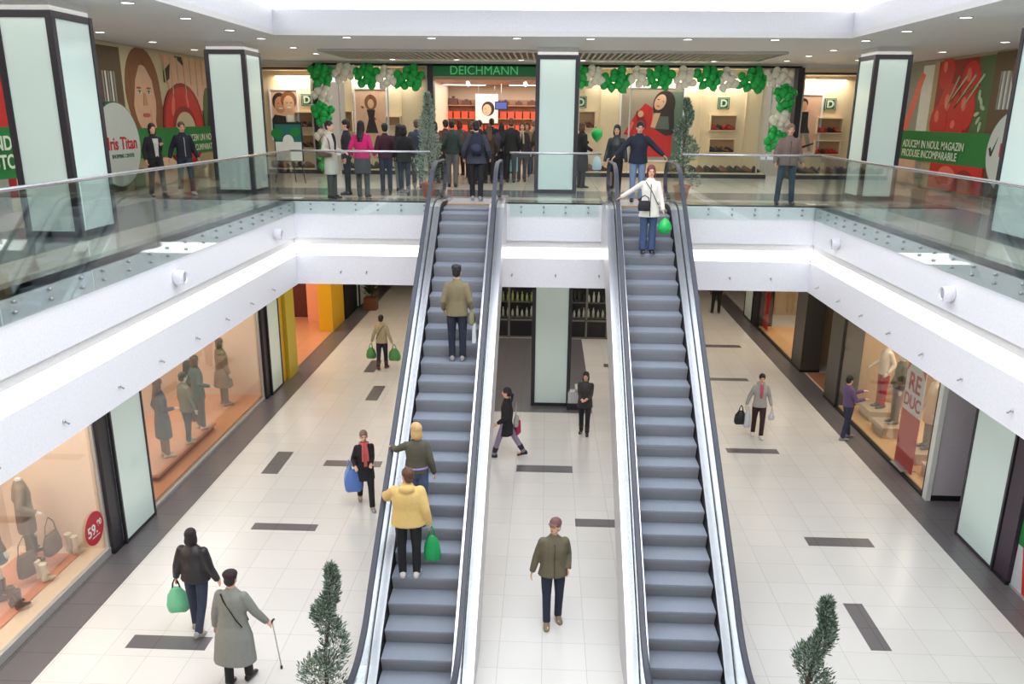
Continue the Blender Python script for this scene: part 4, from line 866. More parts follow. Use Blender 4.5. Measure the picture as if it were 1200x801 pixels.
def shopfront(label, x0, x1, zt, xs, logo_x, niches, seams=(), hz0=.12):
    t = thing('display_window', label, 'shop window', (x0, YS, 0)); w_ = x1-x0
    q = MB(); q.use(DARK).box(0, w_, -.03, .06, 0, hz0); q.build('sill', None, t)
    q = MB()
    for x in xs: q.box(x-x0-.02, x-x0+.02, 0, .05, hz0, zt)
    q.box(0, w_, 0, .05, zt-.03, zt); q.build('window_frame', ALU, t)
    q = MB(); q.box(0, w_, .02, .03, hz0, zt); q.build('glass', SHOPGLASS, t)
    q = MB(); q.box(0, w_, .05, .85, .10, .14); q.box(0, w_, .85, .9, .14, zt); q.box(0, w_, .05, .9, zt-.02, zt+.03)
    for s in seams: q.box(s-x0-.012, s-x0+.012, .80, .85, .14, zt-.02)
    q.build('display_panel', CREAM, t)
    for (nx0, nx1, z0, z1) in niches:
        q = MB().use(mat('niche_tan', sr(186, 146, 108), .6)).box(nx0-x0, nx1-x0, .835, .85, z0, z1).use(CREAM)
        q.box(nx0-x0-.03, nx1-x0+.03, .60, .85, z0-.03, z0); q.box(nx0-x0-.03, nx1-x0+.03, .60, .85, z1, z1+.03); q.box(nx0-x0-.03, nx0-x0, .60, .85, z0, z1); q.box(nx1-x0, nx1-x0+.03, .60, .85, z0, z1)
        q.build('display_niche', CREAM, t)
    for lx in logo_x:
        q = MB().use(mat('logo_green', sr(26, 92, 50), .4)).box(lx-x0-.18, lx-x0+.18, .80, .84, 2.08, 2.44)
        q.use(PWH)
        for a_, b_, c_, d_ in ((-.15, .15, 2.10, 2.112), (-.15, .15, 2.408, 2.42), (-.15, -.138, 2.1, 2.42), (.138, .15, 2.1, 2.42)): q.box(lx-x0+a_, lx-x0+b_, .795, .80, c_, d_)
        o = q.build('logo_plate', None, t); text('logo_letter', 'D', .30, TXW, o, (lx-x0, .79, 2.255), (PI/2, 0, 0), 'CENTER', .004, .012)
    return t
shopfront('display window left of the balloon column with a couple poster', -9.4, -7.35, 3.16, (-9.38, -7.40), (-7.78,), ((-8.15, -7.5, 1.42, 1.86), (-8.15, -7.5, .78, 1.16)), (-8.25,))
shopfront('display window between the balloon column and the entrance with a dark dress poster', -6.55, -3.75, 3.28, (-6.53, -5.0, -3.78), (), ((-5.2, -4.75, 1.5, 1.75), (-6.5, -6.3, 1.3, 1.9)), (-6.3, -5.3, -4.7))
shopfront('long cream display window with the red dress poster right of the centre column', .95, 6.9, 3.28, (.97, 2.55, 6.6, 6.88), (1.06, 5.58), ((.80, 1.50, 1.48, 1.96), (5.20, 5.98, 1.45, 1.88), (5.20, 5.98, .77, 1.16)), (1.7, 2.3, 4.9, 6.3))
shopfront('display window at the right end with a standing figure poster', 7.8, 10.4, 3.12, (7.82, 9.8, 10.38), (8.92,), ((8.55, 9.3, 1.40, 1.82), (8.55, 9.3, .75, 1.14)), (8.45,))
def pier_up(x0, x1, lb):
    t = thing('shopfront_pier', lb, 'pier', ((x0+x1)/2, YS+.1, 0)); h = (x1-x0)/2
    MB().box(-h, h, -.14, .3, .1, 3.3).build('cladding', DARK, t); MB().box(-h-.01, h+.01, -.15, .3, 0, .1).build('plinth', BLACK, t)
pier_up(-3.74, -3.56, 'black pier at the left side of the shoe shop entrance')
pier_up(7.6, 7.78, 'black pier at the right balloon column'); pier_up(-7.35, -7.2, 'dark pier behind the left balloon column')
# posters in the windows
poster('poster', 'poster of a smiling couple in the far left display window', 'poster', (-8.95, YS+.80, 1.05), 0, .85, 1.5, [('r', PPE, 0, 0, .85, 1.5), ('e', PHD, .28, 1.15, .24, .28), ('e', PSK2, .3, 1.05, .19, .26), ('e', PHR, .58, 1.2, .26, .28), ('e', PSK, .58, 1.08, .18, .26), ('e', PBK, .24, 1.1, .03, .012), ('e', PBK, .38, 1.1, .03, .012), ('e', PBK, .52, 1.12, .03, .012), ('e', PBK, .65, 1.12, .03, .012), ('e', PWH, .3, .94, .07, .02), ('e', PWH, .58, .97, .07, .02), ('p', PBK, [(0, 0), (.5, 0), (.45, .7), (.1, .75), (0, .6)]), ('p', PWH, [(.5, 0), (.85, 0), (.85, .7), (.5, .75)])], PPE, WHITE)
poster('poster', 'pale poster of a woman in a short dark dress left of the entrance', 'poster', (-6.2, YS+.78, .7), 0, 1.0, 1.9, [('r', PPE, 0, 0, 1, 1.9), ('e', PHR, .5, 1.5, .2, .24), ('e', PSK, .5, 1.46, .1, .14), ('p', PBK, [(.36, 1.28), (.64, 1.28), (.6, 1.0), (.72, .55), (.3, .55), (.42, 1.0)]), ('p', PSK, [(.38, .55), (.47, .55), (.46, .05), (.4, .05)]), ('p', PSK, [(.56, .55), (.65, .55), (.62, .05), (.56, .05)]), ('p', PSK, [(.36, 1.26), (.28, 1.2), (.08, .75), (.14, .72), (.34, 1.05)]), ('p', PSK, [(.64, 1.26), (.7, 1.2), (.86, .8), (.8, .78), (.64, 1.1)])]+[('e', PRD2, .1+.13*k, .3+.35*((k*3) % 5), .03, .05, k) for k in range(6)], PPE, WHITE)
poster('poster', 'large poster of a dark-haired woman in a red coat right of the centre column', 'poster', (2.35, YS+.76, .5), 0, 1.95, 2.2,
       [('r', pm('taupe', 166, 152, 136), 0, 0, 1.95, 2.2), ('r', pm('fir', 96, 116, 100), 1.45, 0, 1.95, 2.1), ('p', PRED, [(.1, .8), (.45, 1.4), (.75, 1.75), (1.0, 1.6), (1.0, .1), (.8, .1), (.7, .8), (.3, .75)]), ('p', PRED, [(.9, 1.0), (1.3, .95), (1.65, .95), (1.65, .1), (.8, .1)]),
        ('e', PHD, 1.35, 1.72, .35, .42, -.2), ('p', PHD, [(1.0, 1.6), (1.65, 1.8), (1.72, .8), (1.45, .75), (1.1, .95)]), ('p', pm('grey_top', 92, 104, 96), [(1.05, 1.35), (1.5, 1.35), (1.55, .95), (1.0, .98)]), ('p', PSK, [(1.05, 1.45), (1.25, 1.45), (1.1, 1.0), (.95, 1.02)]), ('e', PSK, 1.22, 1.78, .17, .25, -.45), ('e', PBK, 1.16, 1.86, .04, .015, -.3), ('e', PBK, 1.32, 1.8, .03, .012, -.3), ('e', PLP, 1.16, 1.66, .05, .022, -.3),
        ('e', PRD2, .65, 1.25, .12, .3, .5), ('p', PHI, [(.2, .85), (.35, 1.2), (.42, 1.15), (.3, .85)]), ('e', PSK, .62, 1.42, .09, .1)], PBG, WHITE)
poster('poster', 'poster of a striding figure at the right display window', 'poster', (7.86, YS+.78, .78), 0, .78, 1.75, [('r', PPE, 0, 0, .78, 1.75), ('e', PHD, .22, 1.5, .14, .16), ('e', PSK2, .24, 1.42, .1, .15), ('p', PBK, [(.1, 1.25), (.4, 1.25), (.42, .8), (.5, .6), (.1, .6)]), ('p', PGY, [(.14, .6), (.3, .6), (.24, .05), (.14, .05)]), ('p', PGY, [(.3, .6), (.46, .6), (.6, .05), (.5, .05)]), ('p', PBK, [(.3, .2), (.7, .32), (.7, .28), (.3, .12)])], PPE, WHITE)
# shoes standing in niches and on the sill
def shoe_item(m, nm='display_shoe'):
    q = MB(); q.rings([[(x, ry*math.cos(a), z+rz_*math.sin(a)) for a in (2*PI*j/8 for j in range(8))] for x, ry, rz_, z in ((-.10, .02, .04, .06), (-.07, .032, .06, .065), (-.01, .034, .045, .05), (.06, .036, .025, .03), (.115, .02, .012, .02))]); return q.build(nm, m)
SHC = [mat('shoe_red', sr(176, 40, 36), .3), mat('shoe_dark', sr(44, 34, 34), .4), mat('shoe_brown2', sr(110, 70, 50), .4)]
protos = [None]*3
def put_shoes(x0, x1, y, z, n, cols, label, gr, sc_=1.5):
    for i in range(n):
        c = cols[i % len(cols)]; p = (x0+(x1-x0)*(i+.5)/n, y, z); rz_ = RN.uniform(-.8, .8)
        if protos[c] is None:
            o = shoe_item(SHC[c]); o.location = p; o.rotation_euler = (0, 0, rz_); o.scale = (sc_,)*3; tag(o, label, 'shoe', gr); protos[c] = o
        else: dup(protos[c], p, rz_, label, gr, (sc_,)*3)
for (a, b_, z, cols, where) in ((5.25, 5.95, 1.45, (0, 1, 0), 'upper niche right of the red coat poster'), (5.25, 5.95, .77, (1, 1, 2), 'lower niche right of the red coat poster'), (.98, 1.48, 1.48, (2, 1, 2), 'niche right of the upper centre column'),
                            (8.6, 9.25, 1.40, (0, 0, 1), 'upper niche of the far right display window'), (8.6, 9.25, .75, (0, 1, 0), 'lower niche of the far right display window'), (-8.1, -7.55, 1.42, (1, 2), 'upper niche of the far left display window'), (-8.1, -7.55, .78, (2, 1), 'lower niche of the far left display window')):
    put_shoes(a, b_, YS+.70, z, 4, cols, 'small display shoe in the '+where, 'shoes in the display niches')
for (a, b_, n, where) in ((4.6, 6.8, 9, 'right of the red coat poster'), (1.0, 2.3, 4, 'beside the upper centre column'), (8.0, 9.6, 7, 'of the far right display window'), (-8.9, -7.5, 5, 'of the far left display window'), (-6.4, -5.0, 5, 'left of the entrance')):
    put_shoes(a, b_, YS+.4, .14, n, (1, 2, 1), 'dark shoe on the window floor '+where, 'shoes on the display window floors', 2.0)
# the illuminated shop name over the entrance
t = thing('shop_sign', 'green shop name sign above the shoe shop entrance', 'sign', (-2.0, YS-.02, 2.98))
sb = MB().box(-1.58, 2.9, 0, .10, 0, .34).build('sign_band', mat('sign_band_green', sr(22, 122, 66), .35), t)
text('lettering', 'DEICHMANN', .36, mat('sign_letter_green', sr(84, 214, 132), .4, emit=.25), sb, (.02, -.01, .165), (PI/2, 0, 0), 'CENTER', .012, 0)
MB().box(-1.6, 2.92, -.01, .12, -.10, 0).build('lower_rail', mat('sign_rail', sr(176, 156, 128), .5), t)
# red boxes on the back shelves
t = thing('shelf_unit', 'long wall shelf with rows of red shoe boxes at the back of the shop', 'shelf', (-1.7, 33.8, 0))
q = MB(); q.box(-2.2, 2.4, .1, .38, 0, 2.4)
for z in (.72, 1.22, 1.72, 2.2): q.box(-2.2, 2.4, -.3, .12, z-.03, z)
q.build('shelf_boards', mat('shelf_tan', sr(176, 132, 100), .5), t)
bx = None
for lv, (z, n) in enumerate(((1.72, 15), (2.2, 9), (1.22, 15))):
    for i in range(n):
        p = (-3.75+i*.295 if n == 15 else -3.6+i*.5, 33.68, z)
        lb = 'red shoe box in the row on the %s shelf at the back of the shop' % ('middle', 'top', 'lower')[lv]
        if bx is None:
            q = MB(); q.box(-.12, .12, -.15, .15, 0, .20); q.box(-.125, .125, -.155, .155, .20, .25); bx = q.build('shoe_box', mat('box_red', sr(230, 84, 56), .5)); bx.location = p; tag(bx, lb, 'box', 'shoe boxes on the back shelves')
        elif lv == 1:
            if i == 0: q = MB(); q.box(-.17, .17, -.12, .12, 0, .24); q.box(-.06, .06, -.02, .02, .24, .32); b2 = q.build('display_bag', mat('bag_dark_brown', sr(92, 62, 50), .5)); b2.location = p; tag(b2, 'brown bag on the top shelf at the back of the shop', 'bag', 'bags on the top shelf')
            else: dup(b2, p, 0, 'brown bag on the top shelf at the back of the shop', 'bags on the top shelf', (RN.uniform(.7, 1.1), 1, RN.uniform(.5, 1.1)))
        else: dup(bx, p, 0, lb, 'shoe boxes on the back shelves')
o = poster('poster', 'white poster with a dark-haired face inside the shoe shop entrance', 'poster', (-2.72, 33.2, 1.55), 0, .85, 1.05, [('e', PHD, .48, .52, .24, .26), ('e', PSK, .44, .48, .16, .2), ('e', PBK, .38, .52, .03, .012), ('e', PLP, .42, .38, .04, .015)], PWH)
for x in (.12, .73): MB().tube([(x, .006, 1.05), (x, .006, 1.37)], .006, 6).build('hanging_wire', ALU, o)
t = thing('hanging_screen', 'small dark blue screen hanging from the shoe shop ceiling', 'screen', (-1.62, 30.8, 2.02))
MB().box(-.22, .22, -.03, .03, 0, .28).build('screen_case', BLACK, t); MB().box(-.19, .19, -.036, -.03, .03, .25).build('display', mat('screen_blue', sr(70, 84, 150), .3, emit=.6), t); MB().tube([(0, 0, .28), (0, 0, .9)], .012, 6).build('hanging_rod', ALU, t)
for (x, y, l, lb) in ((-3.0, 31.6, 1.6, 'left strip light under the shoe shop ceiling'), (-.6, 31.6, 1.6, 'right strip light under the shoe shop ceiling')):
    t = thing('strip_light', lb, 'ceiling light', (x, y, 2.92)); MB().box(-l/2, l/2, -.05, .05, -.06, 0).build('housing', ALU, t); MB().box(-l/2+.03, l/2-.03, -.04, .04, -.075, -.06).build('tube', LAMPW, t)
for (x, y, a) in ((-2.9, 29.6, -.5), (-1.0, 29.4, .5), (-.1, 30.4, -.5)):
    t = thing('ceiling_spotlight', 'white spotlight on the reddish shoe shop ceiling, %s' % ('leftmost' if x < -2 else 'middle' if x < -.5 else 'rightmost'), 'spotlight', (x, y, 2.92), a)
    MB().box(-.35, .35, -.02, .02, -.03, 0).build('track', ALU, t); MB().tube([(.25, 0, -.03), (.32, 0, -.14)], [.05, .06], 10).build('lamp_head', LAMPW, t)
# ---- balloon garland
bg0, bw0 = balloon_mesh('balloon', BGRN), balloon_mesh('balloon', BWHT)
tag(bg0, '', 'balloon'); tag(bw0, '', 'balloon'); first = {0: True, 1: True}
def cluster(cx, cz, n, green, where, rx=.42, rz_=.33):
    lb = '%s balloon in the garland cluster %s' % ('green' if green else 'white', where)
    for i in range(n):
        a = i*2.399; r = math.sqrt((i+.5)/n); p = (cx+rx*r*math.cos(a), YS-.22-.18*(1-r)-RN.uniform(0, .05), min(3.19, cz+rz_*r*math.sin(a))); rot = (RN.uniform(-.9, .9), RN.uniform(-.9, .9), RN.uniform(0, 6))
        src = bg0 if green else bw0; k = 0 if green else 1
        if first[k]: o = src; first[k] = False
        else: o = src.copy(); C.objects.link(o)
        o.location = p; o.rotation_euler = rot; s = RN.uniform(.95, 1.2); o.scale = (s, s, s); o['label'] = lb; o['group'] = 'balloons of the shop garland'
for c in ((-6.98, 3.0, 11, 1, 'at the top of the left balloon column', .36, .34), (-6.3, 3.06, 9, 0, 'just right of the left balloon column', .34, .26), (-5.6, 2.98, 12, 1, 'above the dark dress poster', .4, .34), (-4.95, 2.92, 9, 0, 'second white one right of the left column', .32, .3), (-4.25, 2.9, 13, 1, 'directly left of the entrance', .46, .32),
          (1.0, 2.96, 7, 1, 'touching the upper centre column', .24, .32), (1.4, 3.0, 8, 0, 'next to the upper centre column', .3, .28), (2.1, 2.88, 13, 1, 'above the left edge of the red coat poster', .46, .3), (2.75, 2.95, 7, 0, 'above the red coat poster', .28, .26), (3.4, 2.98, 13, 1, 'above the middle of the red coat poster', .44, .32), (4.15, 2.95, 8, 0, 'above the right edge of the red coat poster', .34, .28),
          (4.85, 2.98, 12, 1, 'left of the cream panel logo', .42, .32), (5.45, 2.93, 8, 0, 'above the cream panel logo', .3, .28), (6.2, 2.92, 13, 1, 'second from the right balloon column', .46, .32), (6.95, 3.02, 11, 0, 'at the top of the right balloon column', .44, .24),
          (-7.0, 2.42, 6, 0, 'second down the left balloon column', .26, .24), (-7.0, 1.85, 11, 1, 'halfway down the left balloon column', .3, .36), (-7.0, 1.2, 6, 0, 'fourth down the left balloon column', .24, .24), (-7.0, .6, 9, 1, 'at the foot of the left balloon column', .24, .42),
          (7.2, 2.45, 11, 1, 'upper part of the right balloon column', .3, .42), (7.12, 1.8, 6, 0, 'middle of the right balloon column', .24, .22), (7.0, 1.2, 9, 1, 'behind the man at the right balustrade', .3, .32)):
    cluster(*c)
# ---- screen stand
t = thing('easel_sign', 'easel with a green and white poster by the far left column', 'easel', (-7.05, 23.6, 0))
q = MB()
for s in (-1, 1): q.tube([(s*.42, -.08, 0), (s*.30, -.02, .62), (s*.22, .04, 1.2)], .014, 6)
q.tube([(0, .45, 0), (0, .05, 1.3)], .014, 6); q.tube([(-.36, -.05, .35), (.36, -.05, .35)], .012, 6); q.build('easel_legs', BLACK, t)
q = MB().use(BLACK).box(-.39, .39, -.04, .0, .58, 1.62).use(PWH).box(-.36, .36, -.045, -.04, .60, 1.10).use(pm('sea_green', 24, 104, 92)).box(-.36, .36, -.045, -.04, 1.10, 1.56).use(PGR)
q.prism([(-.30+.16*math.cos(a), 1.32+.14*math.sin(a)) for a in (2*PI*j/16 for j in range(16))], 'y', -.048, -.045); q.prism([(.2+.14*math.cos(a), 1.36+.12*math.sin(a)) for a in (2*PI*j/16 for j in range(16))], 'y', -.048, -.045)
q.use(PWH).prism([(.0+.15*math.cos(a), 1.12+.17*math.sin(a)) for a in (2*PI*j/20 for j in range(20))], 'y', -.050, -.045); q.build('board', None, t)
# ---- spiral topiaries
LEAFM = mat('frosted_needles', sr(158, 176, 160), .7, bscale=40); LEAFD = mat('dark_needles', sr(84, 108, 84), .7, bscale=40); POT = mat('terracotta', sr(186, 104, 74), .7)
def topiary(label, loc, h, seed, rz=0, turns=2.4, frost=.35, R0=.34, tilt=0, sp=.42):
    r = random.Random(seed); t = thing('spiral_topiary', label, 'potted tree', loc, 0)
    q = MB(); q.rings([[(rr*math.cos(a), rr*math.sin(a), z) for a in (2*PI*j/20 for j in range(20))] for rr, z in ((.13, 0), (.19, .30), (.205, .30), (.205, .35), (.18, .35), (.17, .30))]); pot = q.build('pot', POT, t)
    q = MB(); q.tube([(.02*math.sin(k*1.3), .02*math.cos(k*1.1), .25+(h-.45)*k/8) for k in range(9)], [.03-.0025*k for k in range(9)], 7); q.build('trunk', SHBR, t)
    q = MB()
    for i in range(5200):
        u = r.random()**.85; z = .42+(h-.46)*u; ang = turns*2*PI*u
        rad = (R0*(1-u)**.8+.035); cr = rad*sp
        cx, cy = math.cos(ang+rz)*cr, math.sin(ang+rz)*cr
        d = Vector((r.gauss(0, 1), r.gauss(0, 1), r.gauss(0, .9))).normalized(); rr = (rad*.62+.015)*(.55+.55*r.random())
        p = Vector((cx, cy, z))+Vector((d.x*rr, d.y*rr, d.z*rr*.8))
        dr = (d+Vector((0, 0, .9))+Vector((r.uniform(-.4, .4), r.uniform(-.4, .4), 0))).normalized(); sd = dr.cross(Vector((r.uniform(-1, 1), r.uniform(-1, 1), .3))).normalized()
        L = r.uniform(.035, .09); wd = r.uniform(.005, .011)
        q.use(LEAFM if r.random() < frost else LEAFD)
        q.f([q.v(p-sd*wd), q.v(p+dr*L*.5-sd*wd*1.1), q.v(p+dr*L), q.v(p+dr*L*.5+sd*wd*1.1)])
    o = MB(); o.bm.free(); o.bm = q.bm; o.mats = q.mats; o.build('foliage', None, t); t.rotation_euler.y = tilt
    return t
topiary('frosted spiral topiary on the upper floor left of the left escalator top', (-2.72, 19.95, 0), 2.32, 3, frost=.75, R0=.46, sp=.16)
topiary('spiral topiary on the upper floor right of the right escalator top', (3.12, 19.95, 0), 2.25, 5, frost=.3, R0=.36, sp=.5)
topiary('spiral topiary cut off by the lower edge, left of the left escalator', (-2.74, 9.0, G), 2.36, 8, .4, 2.2, .42, .34, .09)
topiary('spiral topiary cut off by the lower edge, right of the right escalator', (3.27, 8.95, G), 2.13, 12, 2.6, 2.0, .42, .32, .10)

# ================================================================== GROUND FLOOR, LEFT SIDE
XL2 = XLG
struct('wall_left_ground', MB().use(mat('shop_peach_wall', sr(240, 204, 176), .6)).box(-12.7, -12.5, -4, 46, G, -1.84).box(-12.5, -7.6, 37.5, 37.7, G, -1.84).box(-12.5, -8.3, 22.4, 22.6, G, -1.84).box(-12.5, -7.75, 13.6, 13.7, G, -1.84))
PEACH = mat('window_peach_panel', sr(238, 212, 188), .6); WOODF = mat('orange_platform', sr(226, 156, 126), .4)
def window_l(label, y0, y1, depth, floor_m, back_m, panes, hsill=.14, X=XLG):
    t = thing('display_window', label, 'shop window', (X, y0, G)); L = y1-y0; top = -1.84-G
    q = MB(); q.box(-.04, .04, 0, L, 0, hsill); q.box(-.10, -.04, 0, L, 0, hsill-.04); q.build('sill', ALU, t)
    q = MB(); q.box(-.03, .03, 0, .05, hsill, top); q.box(-.03, .03, L-.05, L, hsill, top); q.box(-.03, .03, 0, L, top-.06, top); q.build('window_frame', ALU, t)
    for k in range(panes):
        q = MB(); q.box(-.008, .008, L*k/panes+.004, L*(k+1)/panes-.004, hsill, top-.05); q.build('glass_pane', SHOPGLASS, t)
    q = MB(); q.box(-depth, -.04, .02, L-.02, .04, .12); q.build('window_floor', floor_m, t)
    q = MB(); q.box(-depth-.05, -depth, 0, L, 0, top); q.box(-depth, -.05, -.03, 0, 0, top); q.box(-depth, -.05, L-.03, L-.005, 0, top); q.build('back_panel', back_m, t)
    return t
window_l('near left shop window with peach walls and a round red price sticker', 2.0, 13.2, 1.75, mat('pale_window_floor', sr(236, 212, 184), .4), PEACH, 4)
t = thing('display_platform', 'orange tiled platform in the near left shop window', 'platform', (-8.5, 9, G+.12)); MB().box(-.62, .42, -6.8, 3.9, 0, .03).build('platform_top', WOODF, t); MB().box(-.60, .40, -6.78, 3.88, -.001, .001).build('platform_base', PEACH, t)
window_l('middle left shop window with an orange floor and dressed mannequins', 14.82, 21.82, 2.4, ORTILE, PEACH, 3, .06)
t = thing('display_platform', 'brown low platform under the mannequins of the middle left window', 'platform', (-8.45, 17.3, G+.12)); MB().box(-.75, .42, -1.3, 1.9, .10, .16).build('platform_top', mat('brown_platform_top', sr(214, 156, 124), .5), t); MB().box(-.70, .38, -1.25, 1.85, 0, .10).build('platform_base', mat('brown_platform', sr(158, 90, 62), .5), t)
poster('price_sticker', '', 'sticker', (-7.685, 12.42, -5.39), PI/2, .62, .62, [], GLASS, th=.002)
o = C.objects['price_sticker']; bpy.data.objects.remove(o)
t = thing('price_sticker', 'round red price sticker reading 59.90 on the near left shop window', 'sticker', (-7.686, 12.82, -5.03), PI/2)
dc = MB().prism([(.30*math.cos(a), .30*math.sin(a)) for a in (2*PI*j/32 for j in range(32))], 'y', -.004, .0).build('disc', mat('sticker_red', sr(186, 28, 52), .45), t)
text('lettering', '59.', .26, PWH, dc, (-.07, -.006, -.02), (PI/2, 0, 0), 'CENTER', .001, .006); text('lettering', '90', .15, PWH, dc, (.16, -.006, .04), (PI/2, 0, 0), 'CENTER', .001, .004); MB().box(-.1, .14, -.006, -.004, -.16, -.145).build('underline', PWH, dc)
# mannequins, near left window
MP = [mat('garment_taupe', sr(132, 112, 92), .8, bscale=40), mat('garment_brown', sr(112, 88, 70), .8), mat('garment_cream', sr(214, 196, 168), .8), mat('garment_blue_grey', sr(78, 92, 104), .8), mat('garment_teal', sr(64, 96, 100), .8), mat('garment_tan', sr(150, 124, 98), .8)]
Zw = G+.16
figure('mannequin', 'headless mannequin in a taupe coat in the near left shop window', (-8.62, 12.45, Zw), -.9, 1.85, dict(jacket=(MP[0], .62, .0), trousers=MP[1], shoes=SHBR, boots=.6), cat='mannequin', skin=MANQ, headless=True, vox=.012, arms=((-.22, .05, .9), (.22, .14, 1.0)))
figure('mannequin', 'headless mannequin in a dark skirt cut off by the left picture edge', (-8.55, 11.45, Zw), -.6, 1.80, dict(jacket=(MP[1], .88, .0), skirt=(MP[3], .62), shoes=SHBR, boots=.6), cat='mannequin', skin=MANQ, headless=True, vox=.012, legs=((.1, .05), (-.1, .05)))
figure('mannequin', 'headless mannequin in a cream top at the very left picture edge', (-8.75, 10.6, Zw), -.6, 1.80, dict(jacket=(MP[2], .88, .0), trousers=MP[0], shoes=SHBR), cat='mannequin', skin=MANQ, headless=True, vox=.012)
hand_bag('large brown handbag standing beside the taupe coat mannequin', (-8.3, 12.55, -4.70), MP[1], .42, .36, .18, PI/2, .30)
hand_bag('brown handbag between the two left window mannequins', (-8.38, 11.95, -4.75), MP[1], .38, .40, .16, PI/2-.3, .30)
def boot_pair(x, y, lb, m):
    t = thing('boot_pair', lb, 'boots', (x, y, Zw), -.5)
    for s in (-1, 1):
        q = MB(); q.tube([(s*.09, 0, .08), (s*.09, 0, .2), (s*.09, -.01, .34)], [.048, .052, .066], 12); q.rings([[(s*.09+rx*math.cos(a), y_, zc+r_*math.sin(a)) for a in (2*PI*j/12 for j in range(12))] for y_, rx, r_, zc in ((-.06, .036, .045, .05), (0, .045, .055, .065), (.08, .045, .032, .04), (.16, .036, .022, .026), (.18, .012, .01, .02))]); rmo(q, 'boot', m, t, .010)
for x, y, lb, m in ((-8.2, 12.95, 'cream ankle boots nearest the price sticker', MP[2]), (-8.2, 12.0, 'pale boots on the orange platform before the brown handbag', MP[2]), (-8.15, 11.2, 'dark boots on the orange platform near the left picture edge', SHBR), (-8.9, 12.9, 'brown boots at the back of the near left window', SHBR)): boot_pair(x, y, lb, m)
# mannequins, middle left window
Zp = G+.28
figure('mannequin', 'mannequin with brown hair and a long blue-grey coat in the middle left window', (-8.3, 17.0, Zp), -.8, 1.82, dict(jacket=(MP[3], .45, .04), trousers=MP[0], shoes=MP[2], hair=(HBRN, 'long')), cat='mannequin', skin=MANQ, vox=.012, arms=((-.28, .05, .9), (.2, .2, 1.1)))
figure('mannequin', 'mannequin in a grey patterned top beside the long blue-grey coat', (-8.12, 17.85, Zp), -.6, 1.70, dict(jacket=(mat('garment_mottled', sr(128, 132, 120), .8, bscale=60), .8, .01), trousers=MP[3], shoes=MP[2], hair=(HBLK, 'short')), cat='mannequin', skin=MANQ, vox=.012, legs=((.1, .1), (-.1, .0)))
figure('mannequin', 'mannequin in a teal jacket in the middle left window', (-8.2, 18.75, Zp), -.7, 1.84, dict(jacket=(MP[4], .74, .01), trousers=MP[3], shoes=MP[2], hair=(HBRN, 'bob')), cat='mannequin', skin=MANQ, vox=.012, arms=((-.3, .1, .95), (.28, .15, 1.05)))
figure('mannequin', 'mannequin in dark tight trousers behind the teal one', (-8.8, 19.75, Zp-.16), -.7, 1.84, dict(jacket=(BLK, .88, 0), trousers=MP[1], shoes=SHBR, hair=(HBRN, 'short')), cat='mannequin', skin=MANQ, vox=.012)
figure('mannequin', 'mannequin in a wide brown coat at the far end of the middle left window', (-8.45, 20.95, Zp-.16), -.8, 1.84, dict(jacket=(MP[0], .50, .09), trousers=MP[1], shoes=MP[5], hair=(HBRN, 'bob'), bulk=.02), cat='mannequin', skin=MANQ, vox=.012)
AMB = mat('amber_panel', sr(214, 166, 48), .45); AMB2 = mat('olive_yellow_panel', sr(196, 176, 50), .45); AMB3 = mat('deep_amber_panel', sr(226, 176, 30), .45)
def panel(label, x0, x1, y0, y1, m, z0=G, z1=-1.84):
    t = thing('coloured_panel', label, 'panel', ((x0+x1)/2, (y0+y1)/2, z0)); hx, hy = (x1-x0)/2, (y1-y0)/2
    MB().box(-hx, hx, -hy, hy, .06, z1-z0).build('panel_board', m, t); MB().box(-hx+.01, hx-.01, -hy+.01, hy-.01, 0, .06).build('plinth', m, t); return t
panel('amber entrance panel right of the lower left mint column', -8.4, -7.6, 23.26, 23.62, AMB)
panel('olive yellow entrance panel next to the amber one', -8.3, -7.5, 23.66, 24.5, AMB2)
panel('deep amber entrance panel at the far side of the orange shop', -8.12, -7.62, 29.4, 31.2, AMB3)
panel('salmon wall panel inside the orange shop left of the deep amber panel', -8.95, -8.2, 30.9, 31.3, mat('salmon', sr(240, 170, 136), .5))
panel('dark red cabinet at the back of the orange shop', -10.4, -9.0, 31.6, 32.2, mat('dark_red_wood', sr(92, 40, 30), .5))
panel('yellow hanging panel in the middle left window', -10.0, -9.95, 17.6, 18.6, AMB3, G+.12, -2.6)
t = thing('floor_stand', 'small brown floor sign on the orange shop floor', 'stand', (-8.6, 26.4, G)); MB().prism([(-.22, 0), (.22, 0), (.12, .75), (-.12, .75)], 'y', -.02, .02).build('board', mat('stand_brown', sr(150, 92, 62), .6), t); MB().tube([(0, .02, .6), (0, .3, 0)], .015, 6).build('rear_leg', SHBR, t)
t = thing('potted_plant', 'dark leafy potted plant far down the lower left mall', 'plant', (-7.0, 33.2, G))
MB().prism([(-.25, -.25), (.25, -.25), (.25, .25), (-.25, .25)], 'z', 0, .5).build('planter', mat('planter_brown', sr(120, 74, 54), .6), t)
q = MB(); r = random.Random(4)
for i in range(500):
    d = Vector((r.gauss(0, .5), r.gauss(0, .5), r.uniform(.1, 1.4))); p = Vector((d.x*.22, d.y*.22, .5+d.z)); dr = Vector((d.x, d.y, .5)).normalized(); sd = dr.cross(Vector((0, .3, 1))).normalized()
    q.f([q.v(p), q.v(p+dr*.12-sd*.04), q.v(p+dr*.24), q.v(p+dr*.12+sd*.04)])
q.build('foliage', mat('dark_leaf', sr(60, 70, 40), .6), t)
